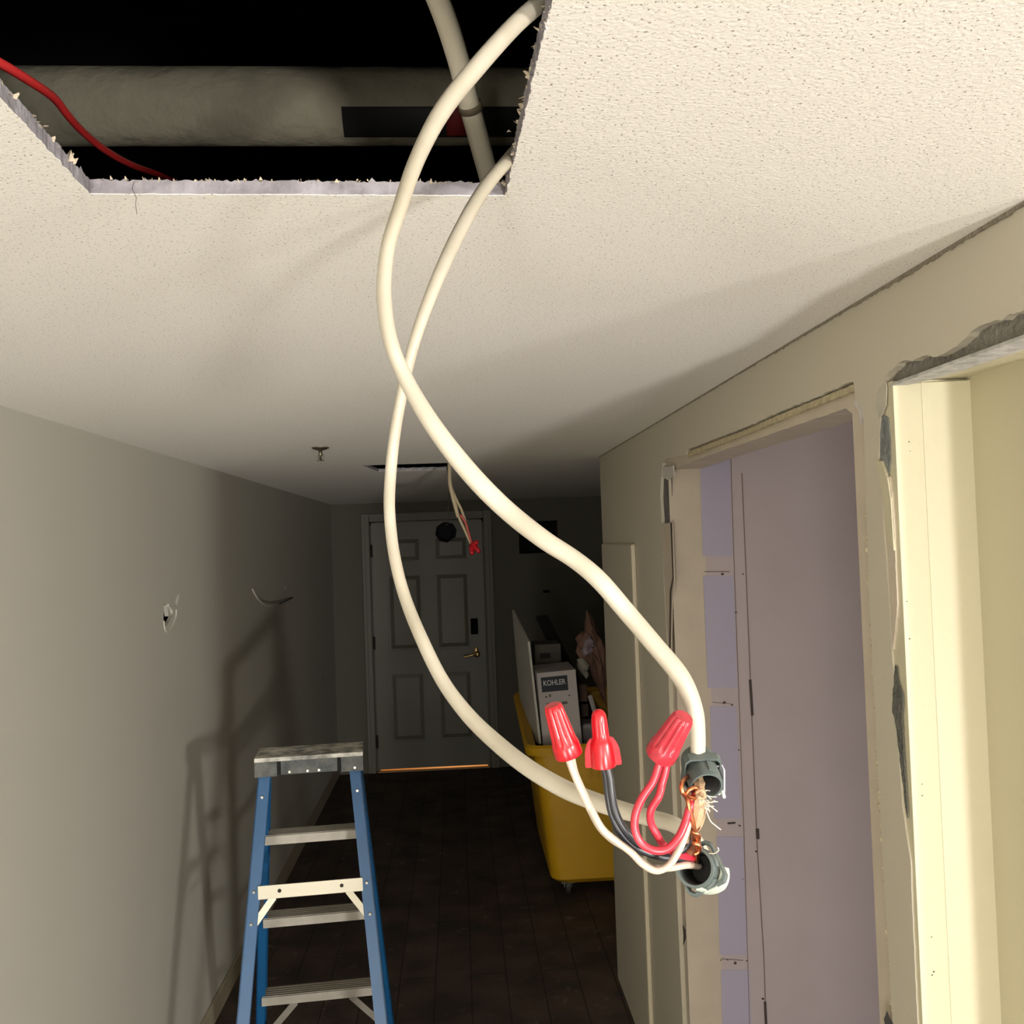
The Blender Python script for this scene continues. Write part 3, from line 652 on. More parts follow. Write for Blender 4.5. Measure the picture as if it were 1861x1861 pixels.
# ------------------------------------------------------------------ wire nuts
m_nut = mat('red_nut_plastic', (176, 12, 26), .28, var=.15, vscale=200)
m_nut2 = mat('faded_red_nut', (170, 46, 58), .28, var=.2, vscale=200)
def nut(base, tip, r0, r1, m, label, dep, dz=0, wing=False, flute=.10):
    A = DP(base[0], base[1], dep); B = DP(tip[0], tip[1], dep+dz); L = (B-A).length; s = dep/F
    r0 *= s; r1 *= s
    o = thing('wire_nut', label, 'wire connector', A, 'red twist-on wire nuts')
    mt_ = frame(A, B-A, _w)
    if not wing:
        prof = [(L*.14, r0*.62), (0, r0*.66), (0, r0*.98), (L*.02, r0), (L*.22, r0*.98), (L*.24, r0*.96)]
        body = prof+[(L*t, r0+(r1-r0)*t) for t in (.3, .45, .6, .75, .9)]+[(L*.97, r1*.96), (L, r1*.8), (L*1.005, r1*.3)]
        def rfn(a, z):
            t = z/L
            k = 0 if t < .24 or t > .97 else min(1, (t-.24)/.06)
            return 1-k*flute*(.5+.5*math.cos(a*10))**3
        bm = loft(bmesh.new(), body, 80, mt_, rfn)
        obj('cap', bm, m, o, 'auto')
    else:
        prof = [(L*.10, r0*.55), (0, r0*.62), (0, r0*.98), (L*.03, r0), (L*.40, r0*.92), (L*.47, r0*.80), (L*.52, r1*1.12)]
        body = prof+[(L*t, r1*1.12-(t-.52)*r1*.25) for t in (.6, .7, .8)]+[(L*.9, r1*.93), (L*.96, r1*.72), (L*.99, r1*.42), (L, r1*.1)]
        def rfn(a, z):
            t = z/L; k = max(0, min(1, (t-.5)/.05)) if t < .88 else 0
            return 1-k*.07*(.5+.5*math.cos(a*10))**2
        obj('cap', loft(bmesh.new(), body, 80, mt_, rfn), m, o, 'auto')
        for sg in (-1, 1):
            bm = bmesh.new(); P = []
            for (z, x) in ((0, .6), (0, 1.42), (L*.05, 1.45), (L*.30, 1.36), (L*.42, 1.15), (L*.50, .9), (L*.50, .6)):
                P.append((z, x*r0*sg))
            ys = (-r0*.16, r0*.16); g = [[bm.verts.new(mt_ @ Vector((x, y, z))) for z, x in P] for y in ys]
            bm.faces.new(g[0]); bm.faces.new(g[1][::-1])
            for k in range(len(P)): bm.faces.new((g[0][k], g[0][(k+1) % len(P)], g[1][(k+1) % len(P)], g[1][k]))
            bmesh.ops.bevel(bm, geom=list(bm.edges), offset=r0*.05, segments=2, affect='EDGES')
            obj('wing', bm, m, o, 'auto')
    return o
nut((1034, 1372), (1004, 1281), 26, 17, m_nut, 'ribbed red wire nut on the pair of white wires, leftmost of the three', D0, -.004)
nut((1097, 1392), (1087, 1289), 23, 14, m_nut, 'winged smooth bright red wire nut on the pair of black wires', D0, -.002, wing=True)
nut((1200, 1372), (1243, 1302), 29, 20, m_nut2, 'faded ribbed red wire nut on the red wires, tilted right', D0-.003, -.012, flute=.14)

# ------------------------------------------------------------------ grey cable connectors
m_con = mat('blue_grey_plastic', (84, 94, 92), .38, var=.25, vscale=60)
m_con2 = mat('pale_grey_plastic', (176, 184, 170), .4, var=.06, vscale=60)
m_in = mat('connector_black_inside', (20, 22, 22), .5)
m_cl = mat('clear_grey_clip', (150, 150, 155), .3)
def connector(ctr, dep, ax, spin, rpx, label, L=.020):
    s = dep/F; r = rpx*s; A = DP(ctr[0], ctr[1], dep)
    axis = (_r*ax[0]+_u*ax[1]-_w*ax[2]).normalized()
    o = thing('cable_connector', label, 'cable connector', A, 'grey cable connectors')
    mt_ = frame(A, axis, _r) @ Matrix.Rotation(spin, 4, 'Z')
    # hollow barrel, mouth at z=0
    obj('barrel', loft(bmesh.new(), [(0, r*.98), (-.0008, r*1.0), (-L*.45, r*1.0), (-L*.5, r*.94), (-L, r*.86), (-L, r*.70), (-L*.5, r*.78), (-.0008, r*.84), (0, r*.86)], 48, mt_, closed=True), m_con, o, 'auto')
    obj('bore', loft(bmesh.new(), [(-L*.97, r*.69), (-.002, r*.835), (-.002, r*.80), (-L*.93, r*.66)], 40, mt_, closed=True), m_in, o, True)
    obj('back_plate', loft(bmesh.new(), [(-L, r*.72), (-L*.96, r*.72)], 32, mt_), m_in, o)
    # collar with a squared flange
    sq = lambda a, z: 1/max(abs(math.cos(a)), abs(math.sin(a)), .80)
    obj('collar', loft(bmesh.new(), [(-L*.42, r*1.0), (-L*.42, r*1.10), (-L*.62, r*1.14), (-L*.66, r*1.10), (-L*.66, r*.95)], 48, mt_, sq, closed=True), m_con, o, 'auto')
    # locking fingers round the mouth
    for k in range(3):
        a = PI*.1+k*PI*.38
        bm = bmesh.new(); N = 8; G = []
        for z in (-L*.12, -L*.40):
            for rr in (r*.99, r*1.09):
                G.append([bm.verts.new(mt_ @ Vector((math.cos(a+(i/N-.5)*.62)*rr, math.sin(a+(i/N-.5)*.62)*rr, z))) for i in range(N+1)])
        for i in range(N):
            for p, q in ((0, 1), (1, 3), (3, 2), (2, 0)): bm.faces.new((G[p][i], G[p][i+1], G[q][i+1], G[q][i]))
        for i in (0, N): bm.faces.new((G[0][i], G[1][i], G[3][i], G[2][i]))
        obj('locking_finger', bm, m_con, o, 'auto')
    return o, mt_, r, L
o1, mt1, r1, L1 = connector((1284, 1430), D0+.004, (.05, -.42, .85), 0, 31, 'upper blue-grey cable connector with clip on its right, facing down', .022)
# saddle over the cable entry and the thin clip
bm = loft(bmesh.new(), [(-L1*.62, r1*1.02), (-L1*1.0, r1*.95), (-L1*1.12, r1*.82)], 40, mt1, lambda a, z: 1 if math.sin(a) > -2 else 1)
obj('cable_saddle', loft(bmesh.new(), [(-L1*.7, r1*1.02), (-L1*.8, r1*1.06), (-L1*1.0, r1*.98), (-L1*1.05, r1*.8), (-L1*1.05, r1*.5), (-L1*.7, r1*.6)], 40, mt1, closed=True), m_con, o1, 'auto'); bm.free()
P = [DP(a, b, D0+.012) for a, b in ((1296, 1394), (1312, 1391), (1316, 1400), (1316, 1438))]
obj('wire_clip', tube(bmesh.new(), P, .0006, 8), m_cl, o1)
bm = bmesh.new(); bar(bm, DP(1304, 1442, D0+.008), DP(1316, 1437, D0+.008), .0012, .0018); bar(bm, DP(1313, 1436, D0+.006), DP(1316, 1450, D0+.006), .0014, .0014)
obj('clip_tab', bm, m_con2, o1)
o2, mt2, r2, L2 = connector((1262, 1576), D0+.008, (-.44, .36, .80), .4, 36, 'lower grey cable connector with pale strap, opening up to the left', .019)
# pale strap wrapping the lower right shoulder
def strapf(a, z): return 1
bm = bmesh.new(); N = 16; G = []
for z, rr in ((-L2*.50, r2*1.06), (-L2*.50, r2*1.20), (-L2*1.12, r2*1.20), (-L2*1.12, r2*1.0)):
    G.append([])
    for i in range(N+1):
        v = DP(0, 0, 1); a = i/N
        G[-1].append((z, rr, a))
# find the angle that points to the picture's lower right
best = max(range(72), key=lambda k: (mt2.to_3x3() @ Vector((math.cos(k*PI/36), math.sin(k*PI/36), 0))).dot(_r*.72-_u*.7))
a0_ = best*PI/36
rows_ = []
for g_ in G: rows_.append([bm.verts.new(mt2 @ Vector((math.cos(a0_+(a-.5)*1.9)*rr, math.sin(a0_+(a-.5)*1.9)*rr, z*(1+.25*(1-abs(a-.5)*2)) if z < -L2*.6 else z))) for z, rr, a in g_])
for i in range(N):
    for k in range(4): bm.faces.new((rows_[k][i], rows_[k][i+1], rows_[(k+1) % 4][i+1], rows_[(k+1) % 4][i]))
for i in (0, N): bm.faces.new([rows_[k][i] for k in range(4)])
obj('strap', bm, m_con2, o2, 'auto')
bm = bmesh.new()
bar(bm, mt2 @ Vector((math.cos(a0_-.55)*r2*1.02, math.sin(a0_-.55)*r2*1.02, -.001)), mt2 @ Vector((math.cos(a0_-.5)*r2*1.12, math.sin(a0_-.5)*r2*1.12, -L2*.75)), r2*.32, r2*.12, up=mt2.to_3x3() @ Vector((math.cos(a0_-.5), math.sin(a0_-.5), 0)), bev=.0004)
obj('clip_tab', bm, m_con2, o2)

# ------------------------------------------------------------------ things hanging at the far opening
m_cab2 = mat('dim_cable', (176, 160, 128), .5)
fc = thing('hanging_cable', 'split cable ends hanging from the far ceiling opening in the hall', 'cable', U(818, 846, 'y', 4.2))
obj('sheath', path_tube([(816, 812, 4.25), (817, 850, 4.22), (818, 880, 4.2), (826, 915, 4.2), (833, 940, 4.2)], .0085, 10), m_cab2, fc, True)
obj('conductor', path_tube([(818, 880, 4.21), (828, 905, 4.2), (838, 925, 4.2), (845, 945, 4.2), (850, 962, 4.2)], .006, 8), m_cab2, fc, True)
obj('conductor', path_tube([(828, 915, 4.2), (834, 940, 4.2), (844, 962, 4.2), (853, 982, 4.2), (860, 995, 4.2)], .006, 8), m_cab2, fc, True)
obj('conductor', path_tube([(836, 935, 4.19), (846, 950, 4.19), (852, 970, 4.19), (858, 990, 4.19)], .005, 8), mat('dim_red_wire', (185, 75, 65), .45), fc, True)
fr = [((858, 988), (872, 1004), 'tip pointing down right', 'lowest'), ((857, 992), (858, 1008), 'x', 'left'), ((860, 990), (868, 984), 'y', 'upper')]
nl = ['far red wire nut pointing down right, below the far ceiling opening', 'far red wire nut pointing straight down, below the far ceiling opening', 'far red wire nut pointing up right, below the far ceiling opening']
for (a, b, _, __), lab in zip(fr, nl):
    A = DP(*a, 4.18); B = DP(*b, 4.16); mt_ = frame(A, B-A, _w); L = (B-A).length
    o = thing('wire_nut', lab, 'wire connector', A, 'red nuts on the far hanging cable')
    obj('cap', loft(bmesh.new(), [(0, .012), (L*.2, .0125), (L*.8, .010), (L, .007)], 20, mt_, lambda a, z: 1-.08*(.5+.5*math.cos(a*8))), m_nut, o, True)
ctr = DP(811, 967, 4.3)
jb = thing('junction_box', 'dark octagonal electrical box dangling in front of the far door', 'electrical box', ctr)
mt_ = frame(ctr, (-.25, -1, -.1), (.1, 0, 1)) @ Matrix.Rotation(.25, 4, 'Z')
m_jb = mat('box_black', (8, 8, 9), .9, spec=.1)
obj('box_body', loft(bmesh.new(), [(-.02, .044), (.022, .046), (.022, .042), (-.016, .040)], 8, mt_), m_jb, jb)
obj('lead', path_tube([(812, 845, 4.34), (817, 900, 4.33), (814, 930, 4.32), (812, 955, 4.31)], .0022, 6), mat('dark_lead', (50, 46, 40), .6), jb, True)
# sprinkler
sp = U(582, 813, 'z', ZC)
so = thing('sprinkler_head', 'small metal sprinkler head hanging under the ceiling before the far opening', 'sprinkler', sp)
m_ch = mat('dull_chrome', (120, 112, 95), .35, metal=.8)
mt_ = frame(sp, (0, 0, -1), (0, 1, 0))
obj('escutcheon', loft(bmesh.new(), [(-.001, .030), (.003, .030), (.009, .016), (.010, .010)], 24, mt_), m_ch, so, 'auto')
obj('stem', loft(bmesh.new(), [(.008, .007), (.028, .007), (.03, .005), (.045, .003)], 12, mt_), m_ch, so, True)
bm = bmesh.new()
for s_ in (-1, 1): tube(bm, cr_path([tuple(mt_ @ Vector((s_*.004, 0, .022))), tuple(mt_ @ Vector((s_*.011, 0, .032))), tuple(mt_ @ Vector((s_*.002, 0, .046)))], 4), .0016, 6)
obj('frame_arms', bm, m_ch, so, True)
obj('deflector', loft(bmesh.new(), [(.045, .013), (.047, .013)], 16, mt_, lambda a, z: 1-.2*(math.cos(8*a) > 0)), m_ch, so)

# ------------------------------------------------------------------ stepladder
m_blue = mat('blue_fibreglass', (14, 72, 114), .42, var=.10, vscale=12)
m_alu = mat('step_aluminium', (152, 146, 134), .5, metal=.35, var=.12, vscale=25)
m_brace = mat('painted_brace', (205, 198, 176), .5, metal=.1)
m_capm = mat('ladder_cap_plastic', (42, 47, 46), .6, col2=(78, 79, 73), vscale=26, bump=.3, bscale=60)
m_bolt = mat('rivet', (170, 170, 160), .35, metal=.8)
capc = (U(463, 1380, 'z', 1.2)+U(652, 1360, 'z', 1.2))/2
LX, LY = capc.x+.0, capc.y+.06
ROT = Matrix.Rotation(math.radians(5), 4, 'Z'); ROT.translation = Vector((LX, LY, 0))
lad = thing('step_ladder', 'blue fibreglass step ladder with dusty grey top cap beside the left wall', 'ladder', (LX, LY, 0))
def tl_(v): return ROT @ Vector(v)
# local: y negative = rear frame (towards the viewer), y positive = front frame with steps
HT = 1.145
def rail(name, top, bot, w, d, web):
    """channel section: web plate + two flanges, open inwards"""
    bm = bmesh.new(); top = Vector(top); bot = Vector(bot); s = 1 if bot.x > 0 else -1
    ax = (bot-top).normalized()
    y = Vector((0, 1, 0)); y = (y-ax*y.dot(ax)).normalized(); x = y.cross(ax).normalized()
    if x.x*s < 0: x = -x
    def pl(c0, hw, hd):
        vs = []
        for base in (top, bot):
            for i, j in ((-1, -1), (1, -1), (1, 1), (-1, 1)): vs.append(bm.verts.new(tl_(base+x*(c0[0]+i*hw)+y*(c0[1]+j*hd))))
        for k in range(4): bm.faces.new((vs[k], vs[(k+1) % 4], vs[4+(k+1) % 4], vs[4+k]))
        bm.faces.new(vs[:4][::-1]); bm.faces.new(vs[4:])
    pl((w/2-.002, 0), .002, d/2)
    pl((0, -d/2+.002), w/2, .002); pl((0, d/2-.002), w/2, .002)
    return obj(name, bm, m_blue, lad)
xt = .140; xbR = .235; xbF = .235
fl = {}
for s_ in (-1, 1):
    rail('rear_rail', (s_*xt, -.045, HT), (s_*(xbR), -.40, .02), .036, .030, 1)
    rail('front_rail', (s_*(xt+.004), .030, HT), (s_*(xbF), .43, .02), .030, .062, 1)
    for (yy, x_) in ((-.40, xbR), (.43, xbF)):
        obj('foot', bx((s_*x_-.026, yy-.035, 0), (s_*x_+.026, yy+.035, .035), ROT, .005), mat('foot_rubber', (30, 30, 30), .8) if s_ < 0 and yy < 0 else bpy.data.materials['foot_rubber'], lad)
def xf(z): t = (HT-z)/(HT-.02); return (xt+.004)+(xbF-xt-.004)*t, .030+.40*t
def xr(z): t = (HT-z)/(HT-.02); return xt+(xbR-xt)*t, -.045-.355*t
for z in (.305, .61, .915):
    x, y = xf(z); bm = bmesh.new()
    box(bm, (-x+.004, y-.040, z-.004), (x-.004, y+.040, z), ROT)
    box(bm, (-x+.004, y-.042, z-.028), (x-.004, y-.039, z), ROT); box(bm, (-x+.004, y+.039, z-.028), (x-.004, y+.042, z), ROT)
    for k in range(5): box(bm, (-x+.006, y-.036+k*.016, z), (x-.006, y-.030+k*.016, z+.002), ROT)
    obj('step', bm, m_alu, lad)
    for s_ in (-1, 1):
        q = tl_((s_*(x-.012), y-.034, z-.014)); 
        obj('rivet', loft(bmesh.new(), [(0, .005), (.004, .004)], 10, frame(q, (0, -1, 0))), m_bolt, lad)
x, y = xr(.82)
obj('cross_bar', bx((-x+.012, y-.022, .798), (x-.012, y-.018, .838), ROT, .001), m_brace, lad)
for s_ in (-1, 1):
    bm = bmesh.new(); x2, y2 = xr(.745)
    bar(bm, tl_((s_*x*.66, y-.014, .80)), tl_((s_*(x2-.010), y2-.014, .735)), .020, .003, up=(0, 1, 0))
    obj('corner_brace', bm, m_brace, lad)
    q = tl_((s_*x*.55, y-.022, .82)); obj('rivet', loft(bmesh.new(), [(0, .006), (.003, .005)], 10, frame(q, (0, -1, 0))), m_hinge, lad)
    for z in (.82, .735, 1.08):
        xx, yy = xr(z); q = tl_((s_*xx, yy-.015, z)); obj('rivet', loft(bmesh.new(), [(0, .006), (.004, .004)], 10, frame(q, (0, -1, 0))), m_bolt, lad)
    x3, y3 = xf(.305); x4, y4 = xf(.15)
    bm = bmesh.new(); bar(bm, tl_((s_*x3*.45, y3-.03, .275)), tl_((s_*(x4-.01), y4-.03, .13)), .022, .003, up=(0, 1, 0)); obj('corner_brace', bm, m_alu, lad)
    bm = bmesh.new(); xx, yy = xf(.72); xq, yq = xr(.72); bar(bm, tl_((s_*(xx-.006), yy, .72)), tl_((s_*(xq-.008), yq, .72)), .003, .018, up=(1, 0, 0)); obj('spreader', bm, m_alu, lad)
co = [(-.166, -.085), (.166, -.085), (.166, .075), (-.166, .075)]
ch = [[(-.100, -.055), (-.084, -.055), (-.084, -.030), (-.100, -.030)], [(.084, -.055), (.100, -.055), (.100, -.030), (.084, -.030)],
      [(-.03+.03*math.cos(a), .01+.02*math.sin(a)) for a in [2*PI*k/16 for k in range(16)]]]
cp_ = obj('top_cap', plate(co, ch, .012, lambda a, b, w: tl_((a, b, 1.188+w))), mat('dusty_cap_top', (196, 192, 180), .85, col2=(104, 104, 98), vscale=22), lad)
bm = bmesh.new()
for (lo, hi) in (((-.166, -.085, 1.142), (-.098, -.077, 1.188)), ((-.086, -.085, 1.146), (.086, -.077, 1.188)), ((.098, -.085, 1.142), (.166, -.077, 1.188)), 
                 ((-.166, -.077, 1.142), (-.158, .075, 1.188)), ((.158, -.077, 1.142), (.166, .075, 1.188)), ((-.158, .067, 1.142), (.158, .075, 1.188))):
    box(bm, lo, hi, ROT)
obj('cap_skirt', bm, m_capm, lad)
for x in (-.092, .092): obj('slot_shade', bx((x-.0062, -.083, 1.146), (x+.0062, -.075, 1.1875), ROT), m_dark, lad)  # black inserts paint the darkness of the open slots
bm = bmesh.new()
for x in (-.06, -.005, .03, .14): obj('rivet', loft(bmesh.new(), [(0, .006), (.003, .004)], 10, frame(tl_((x, -.085, 1.153)), (0, -1, 0))), m_bolt, lad)

# ------------------------------------------------------------------ yellow cart and its load
m_yel = mat('yellow_plastic', (206, 158, 22), .45, var=.08, vscale=6)
cy0, cy1 = 4.95, 5.95
xL_t = U(960, 1370, 'y', cy0).x; xL_b = U(1003, 1600, 'y', cy0+.04).x
zt = U(1000, 1358, 'y', cy0).z; zb = U(1010, 1612, 'y', cy0+.04).z
cw_ = .62
cart = thing('utility_cart', 'yellow plastic tilt-sided debris cart on casters beyond the right wall corner', 'cart', (xL_b+.3, 5.4, 0))
def rr_loop(x0, x1, y0, y1, r, z, n=5):
    out = []
    for cx, cy, a0 in ((x1-r, y1-r, 0), (x0+r, y1-r, PI/2), (x0+r, y0+r, PI), (x1-r, y0+r, 1.5*PI)):
        for k in range(n+1):
            a = a0+PI/2*k/n; out.append(Vector((cx+r*math.cos(a), cy+r*math.sin(a), z)))
    return out
def lloop(bm, loops, closed=False, capA=False, capB=False):
    R_ = [[bm.verts.new(p) for p in L] for L in loops]; n = len(R_[0])
    for i in range(len(R_) if closed else len(R_)-1):
        A = R_[i]; B = R_[(i+1) % len(R_)]
        for k in range(n): bm.faces.new((A[k], A[(k+1) % n], B[(k+1) % n], B[k]))
    if capA: bm.faces.new(R_[0][::-1])
    if capB: bm.faces.new(R_[-1])
    return bm
xt0, xt1, xb0_, xb1_ = xL_t, xL_t+cw_+.08, xL_b, xL_t+cw_+.02
bm = bmesh.new()
lloop(bm, [rr_loop(xb0_+.03, xb1_-.03, cy0+.09, cy1-.09, .06, zb), rr_loop(xb0_, xb1_, cy0+.05, cy1-.05, .07, zb+.03), rr_loop(xt0+.03, xt1-.03, cy0+.02, cy1-.02, .07, zt-.03),
           rr_loop(xt0+.04, xt1-.04, cy0+.03, cy1-.03, .06, zt-.02), rr_loop(xb0_+.02, xb1_-.02, cy0+.07, cy1-.07, .06, zb+.05)], capA=True, capB=True)
obj('tub', bm, m_yel, cart, 'auto')
bm = bmesh.new()
def lift(L): return [Vector((p.x, p.y, p.z+max(0, (p.y-cy0-.25))*.17)) for p in L]
lloop(bm, [lift(rr_loop(xt0+.03, xt1-.03, cy0+.02, cy1-.02, .07, zt-.035)), lift(rr_loop(xt0-.01, xt1+.01, cy0-.02, cy1+.02, .09, zt-.04)), lift(rr_loop(xt0-.015, xt1+.015, cy0-.025, cy1+.025, .09, zt)),
           lift(rr_loop(xt0, xt1, cy0-.01, cy1+.01, .08, zt+.012)), lift(rr_loop(xt0+.045, xt1-.045, cy0+.035, cy1-.035, .06, zt-.005)), lift(rr_loop(xt0+.045, xt1-.045, cy0+.035, cy1-.035, .06, zt-.035))], closed=True)
obj('rim', bm, m_yel, cart, 'auto')
bm = bmesh.new(); lloop(bm, [rr_loop(xt0+.03, xt1-.03, cy0+.02, cy1-.02, .07, zt-.032), lift(rr_loop(xt0+.03, xt1-.03, cy0+.02, cy1-.02, .07, zt-.02)), lift(rr_loop(xt0+.042, xt1-.042, cy0+.032, cy1-.032, .06, zt-.02)), rr_loop(xt0+.042, xt1-.042, cy0+.032, cy1-.032, .06, zt-.032)], closed=True)
obj('upper_side', bm, m_yel, cart, 'auto')
bm = bmesh.new()
for k in range(3): box(bm, (xL_b+.20+k*.03, cy0+.012, zt-.17), (xL_b+.215+k*.03, cy0+.03, zt-.11))
obj('moulded_mark', bm, m_yel, cart)
m_rub = mat('caster_rubber', (60, 58, 56), .6); m_fork = mat('caster_steel', (130, 130, 128), .4, metal=.8)
for (x, y) in ((xb0_+.09, cy0+.14), (xb1_-.09, cy0+.14), (xb0_+.09, cy1-.14), (xb1_-.09, cy1-.14)):
    r = .048
    bm = bmesh.new(); box(bm, (x-.035, y-.035, zb-.008), (x+.035, y+.035, zb))
    for s_ in (-1, 1): box(bm, (x+s_*.018-.002, y-.018, r-.012), (x+s_*.018+.002, y+.018, zb-.008))
    ca = obj('caster', bm, m_fork, cart)
    obj('wheel', loft(bmesh.new(), [(-.013, r*.85), (-.010, r), (.010, r), (.013, r*.85)], 24, frame((x, y, r), (1, 0, 0))), m_rub, ca, 'auto')
# cardboard box printed KOHLER
m_card = mat('white_cardboard', (188, 180, 176), .75, var=.06, vscale=8)
m_navy = mat('navy_print', (16, 30, 38), .6)
m_ink = mat('grey_ink', (95, 88, 84), .7)
by = 5.12
b0 = U(975, 1222, 'y', by); b1 = U(1046, 1214, 'y', by); zbt = (b0.z+b1.z)/2-.0
bb = .60
kb = thing('cardboard_box', 'tall white printed carton standing upright in the yellow cart', 'box', ((b0.x+b1.x)/2, by+.17, bb))
bz = (b0.x+b1.x)/2
obj('carton', bx((b0.x, by, bb), (b1.x, by+.34, zbt), bev=.003), m_card, kb)
l0 = U(982, 1228, 'y', by); l1 = U(1031, 1253, 'y', by)
lab = obj('label_panel', bx((l0.x, by-.0012, l1.z), (l1.x, by, l0.z)), m_navy, kb)
def text(s, x0, x1, zc_, h, y, m, par, name):
    cu = bpy.data.curves.new(name, 'FONT'); cu.body = s; cu.size = 1; cu.align_x = 'CENTER'; cu.align_y = 'CENTER'; cu.extrude = .01; cu.offset = .012
    to = bpy.data.objects.new('tmp', cu); C.objects.link(to); bpy.context.view_layer.update()
    me = bpy.data.meshes.new_from_object(to.evaluated_get(bpy.context.evaluated_depsgraph_get()))
    bpy.data.objects.remove(to)
    xs = [v.co.x for v in me.vertices]; ys = [v.co.y for v in me.vertices]
    sx = (x1-x0)/(max(xs)-min(xs)); sy = h/(max(ys)-min(ys)); cx = (max(xs)+min(xs))/2; cyy = (max(ys)+min(ys))/2
    bm = bmesh.new(); bm.from_mesh(me)
    for v in bm.verts: v.co = Vector(((x0+x1)/2+(v.co.x-cx)*sx, y-v.co.z*.05, zc_+(v.co.y-cyy)*sy))
    return obj(name, bm, m, par, smooth=None)
lw = l1.x-l0.x
text('KOHLER', l0.x+lw*.08, l1.x-lw*.08, l0.z-(l0.z-l1.z)*.40, (l0.z-l1.z)*.36, by-.0014, mat('white_print', (200, 198, 195), .6), lab, 'lettering')
for (a, b, c, d) in ((988, 1262, 992, 1265), (995, 1259, 999, 1264), (990, 1275, 1002, 1279), (1004, 1275, 1014, 1279), (1018, 1274, 1028, 1278), (1006, 1284, 1012, 1286), (1030, 1262, 1034, 1264)):
    p = U(a, b, 'y', by); q = U(c, d, 'y', by); obj('printed_mark', bx((p.x, by-.0008, q.z), (q.x, by, p.z)), m_ink, kb)
TM = Matrix.Translation((b1.x, by, zbt)) @ Matrix.Rotation(-.055, 4, 'Y') @ Matrix.Translation((-b1.x, -by, -zbt))
for c_ in kb.children_recursive:
    og = ORG[c_]
    for v in c_.data.vertices: v.co = TM @ (v.co+og)-og
# second carton further back
b2y = 5.55; p = U(968, 1172, 'y', b2y); q = U(1000, 1172, 'y', b2y)
o = thing('cardboard_box', 'grey carton leaning behind the white printed carton in the cart', 'box', ((p.x+q.x)/2, b2y+.1, bb+.01))
obj('carton', bx((p.x+.01, b2y, bb+.01), (q.x+.06, b2y+.22, p.z), bev=.003), mat('grey_card', (92, 88, 80), .8, var=.15, vscale=10), o)
m_bi = mat('black_ink', (40, 38, 36), .8)
obj('printed_mark', bx((p.x+.04, b2y-.001, p.z-.08), (p.x+.1, b2y, p.z-.05)), m_bi, o); obj('printed_mark', bx((p.x+.05, b2y-.001, p.z-.17), (p.x+.09, b2y, p.z-.13)), m_bi, o)
# white leaning panel
def slab(pts, th, dr):
    bm = bmesh.new(); d = Vector(dr)*th; A = [bm.verts.new(p) for p in pts]; B = [bm.verts.new(p+d) for p in pts]
    bm.faces.new(A); bm.faces.new(B[::-1]); n = len(pts)
    for k in range(n): bm.faces.new((A[k], A[(k+1) % n], B[(k+1) % n], B[k]))
    return bm
pa = [U(934, 1108, 'y', 5.85), U(963, 1166, 'y', 5.25), U(984, 1352, 'y', 5.10), U(966, 1340, 'y', 5.4), U(948, 1270, 'y', 5.85)]
o = obj('leaning_panel', slab(pa, .012, (-1, 0, 0)), mat('panel_grey_white', (196, 192, 180), .7, var=.1, vscale=8)); tag(o, 'grey-white offcut panel standing on the left inside the cart', 'panel')
# long dark profile, crumpled paper, brown pieces, rod
bm = bmesh.new(); bar(bm, U(1092, 1335, 'y', 5.52), U(984, 1120, 'y', 5.90), .085, .02)
o = obj('dark_board', bm, mat('dark_board', (24, 22, 21), .8)); tag(o, 'long nearly black strip slanting across the cart load', 'board')
def crumple(name, pts, depth_, m, label, cat, seed):
    bm = bmesh.new(); c = sum(pts, Vector())/len(pts)
    N = 26; K = 9; G = []
    for j in range(-K, K+1):
        t = j/K; sc_ = math.sqrt(max(0, 1-t*t))*.92+.08; ring = []
        for i in range(N):
            u = i/N*len(pts); a = pts[int(u) % len(pts)]; b = pts[(int(u)+1) % len(pts)]; p = a.lerp(b, u-int(u))
            v = c+(p-c)*sc_+Vector((0, t*depth_, 0)); nn = noise.noise(v*14+Vector((seed, 0, 0)))+.7*noise.noise(v*34+Vector((seed, 3, 0)))
            ring.append(bm.verts.new(v+(v-c).normalized()*nn*.035))
        G.append(ring)
    for j in range(len(G)-1):
        for i in range(N): bm.faces.new((G[j][i], G[j][(i+1) % N], G[j+1][(i+1) % N], G[j+1][i]))
    bm.faces.new(G[0][::-1]); bm.faces.new(G[-1])
    o = obj(name, bm, m, None, False); tag(o, label, cat); return o
pts = [U(a, b, 'y', 5.45) for a, b in ((1066, 1108), (1078, 1130), (1096, 1170), (1104, 1290), (1086, 1250), (1070, 1210), (1048, 1180), (1046, 1160), (1062, 1140))]
crumple('crumpled_paper', pts, .07, mat('brown_wrap_paper', (132, 98, 80), .8, col2=(98, 70, 58), vscale=10), 'tall crumpled brown wrapping paper sticking up at the cart right side', 'paper', 2)
pts = [U(a, b, 'y', 5.375) for a, b in ((1066, 1158), (1080, 1162), (1078, 1188), (1062, 1190))]
crumple('plastic_film', pts, .03, mat('grey_film', (140, 126, 132), .35), 'small piece of pale greyish film on the crumpled brown paper', 'plastic film', 5)
pts = [U(a, b, 'y', 5.42) for a, b in ((1046, 1196), (1056, 1196), (1072, 1224), (1066, 1236), (1054, 1214))]
crumple('paper_scrap', pts, .015, mat('white_scrap', (150, 145, 130), .7), 'small white scrap lying on the dark strip in the cart', 'scrap', 7)
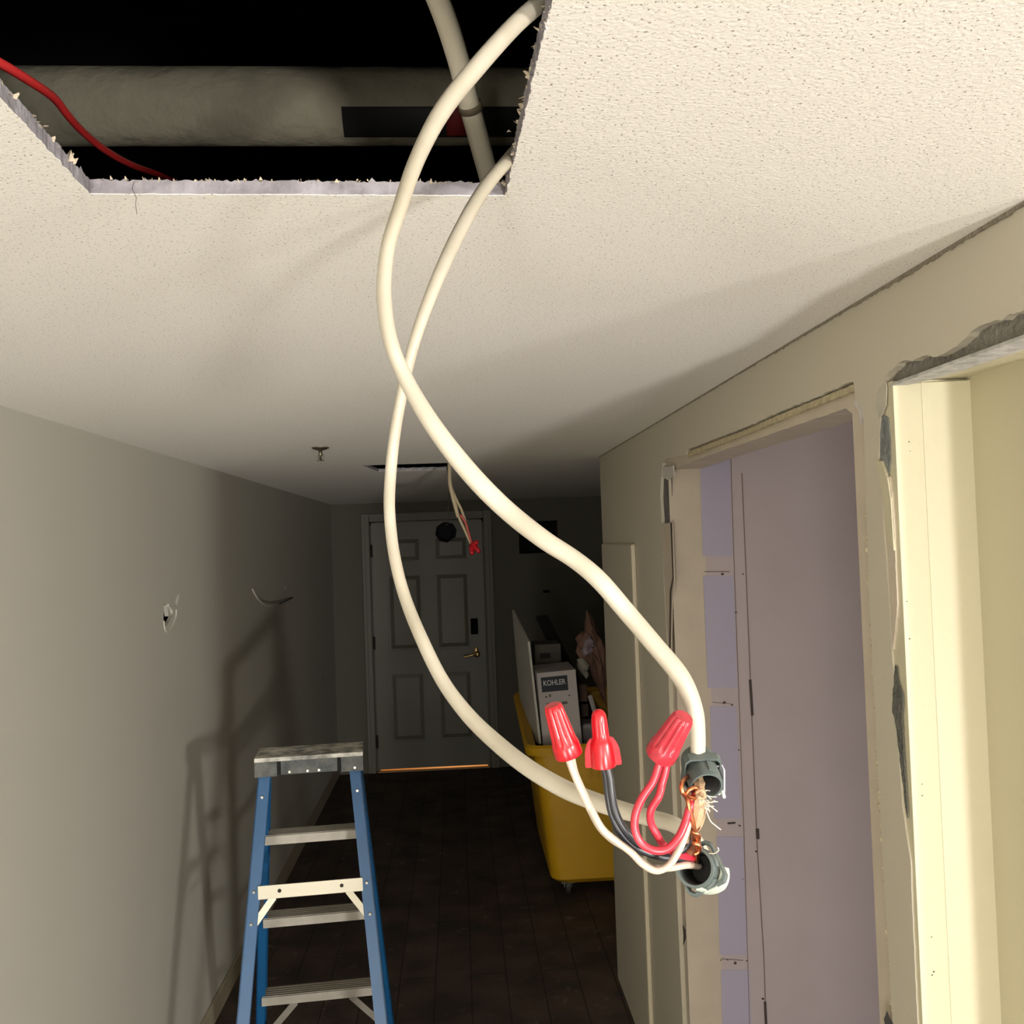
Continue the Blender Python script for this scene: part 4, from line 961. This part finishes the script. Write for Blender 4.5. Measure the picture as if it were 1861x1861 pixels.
for (a, b, c, d, col, lb_) in ((1052, 1245, 1068, 1275, (88, 66, 50), 'small brown block beside the white printed carton, upper'), (1056, 1280, 1070, 1302, (70, 54, 44), 'small dark brown block beside the white printed carton, lower')):
    p = U(a, b, 'y', 5.35); q = U(c, d, 'y', 5.35)
    o = obj('wood_block', bx((p.x, 5.35, q.z), (q.x, 5.43, p.z), bev=.003), mat('wood_block', col, .8, var=.2, vscale=20)); tag(o, lb_, 'block', 'brown blocks in the cart')
p = U(1058, 1316, 'y', 5.2); q = U(1098, 1372, 'y', 5.2)
o = obj('foam_piece', bx((p.x, 5.2, .601), (q.x, 5.36, p.z), bev=.02), mat('pale_foam', (150, 144, 146), .8, var=.1, vscale=12)); tag(o, 'pale rounded foam piece just inside the cart rim, right of the carton', 'foam')
bm = bmesh.new(); bar(bm, U(1084, 1306, 'y', 5.12), U(1072, 1264, 'y', 5.10), .016, .016)
o = obj('white_rod', bm, mat('rod_white', (176, 172, 168), .5)); tag(o, 'short white rod poking up behind the winged red wire nut', 'rod')
bm = bmesh.new(); NX, NY = 26, 34; G = []
for k in range(NX+1):
    G.append([])
    for j in range(NY+1):
        x = xL_t+.075+(cw_-.08)*k/NX; y = cy0+.07+(cy1-cy0-.14)*j/NY
        G[-1].append(bm.verts.new((x, y, .588+.012*noise.noise(Vector((x*30, y*30, 0))))))
lo_ = [[bm.verts.new((v.co.x, v.co.y, .52)) for v in r_] for r_ in G]
for k in range(NX):
    for j in range(NY):
        bm.faces.new((G[k][j], G[k+1][j], G[k+1][j+1], G[k][j+1])); bm.faces.new((lo_[k][j], lo_[k][j+1], lo_[k+1][j+1], lo_[k+1][j]))
for k in range(NX):
    bm.faces.new((G[k][0], lo_[k][0], lo_[k+1][0], G[k+1][0])); bm.faces.new((G[k][NY], G[k+1][NY], lo_[k+1][NY], lo_[k][NY]))
for j in range(NY):
    bm.faces.new((G[0][j], G[0][j+1], lo_[0][j+1], lo_[0][j])); bm.faces.new((G[NX][j], lo_[NX][j], lo_[NX][j+1], G[NX][j+1]))
o = obj('rubble', bm, mat('rubble_dark', (60, 52, 46), .9, var=.4, vscale=30), kind='stuff'); tag(o, 'dark loose rubble filling the yellow cart under the cartons', 'rubble')
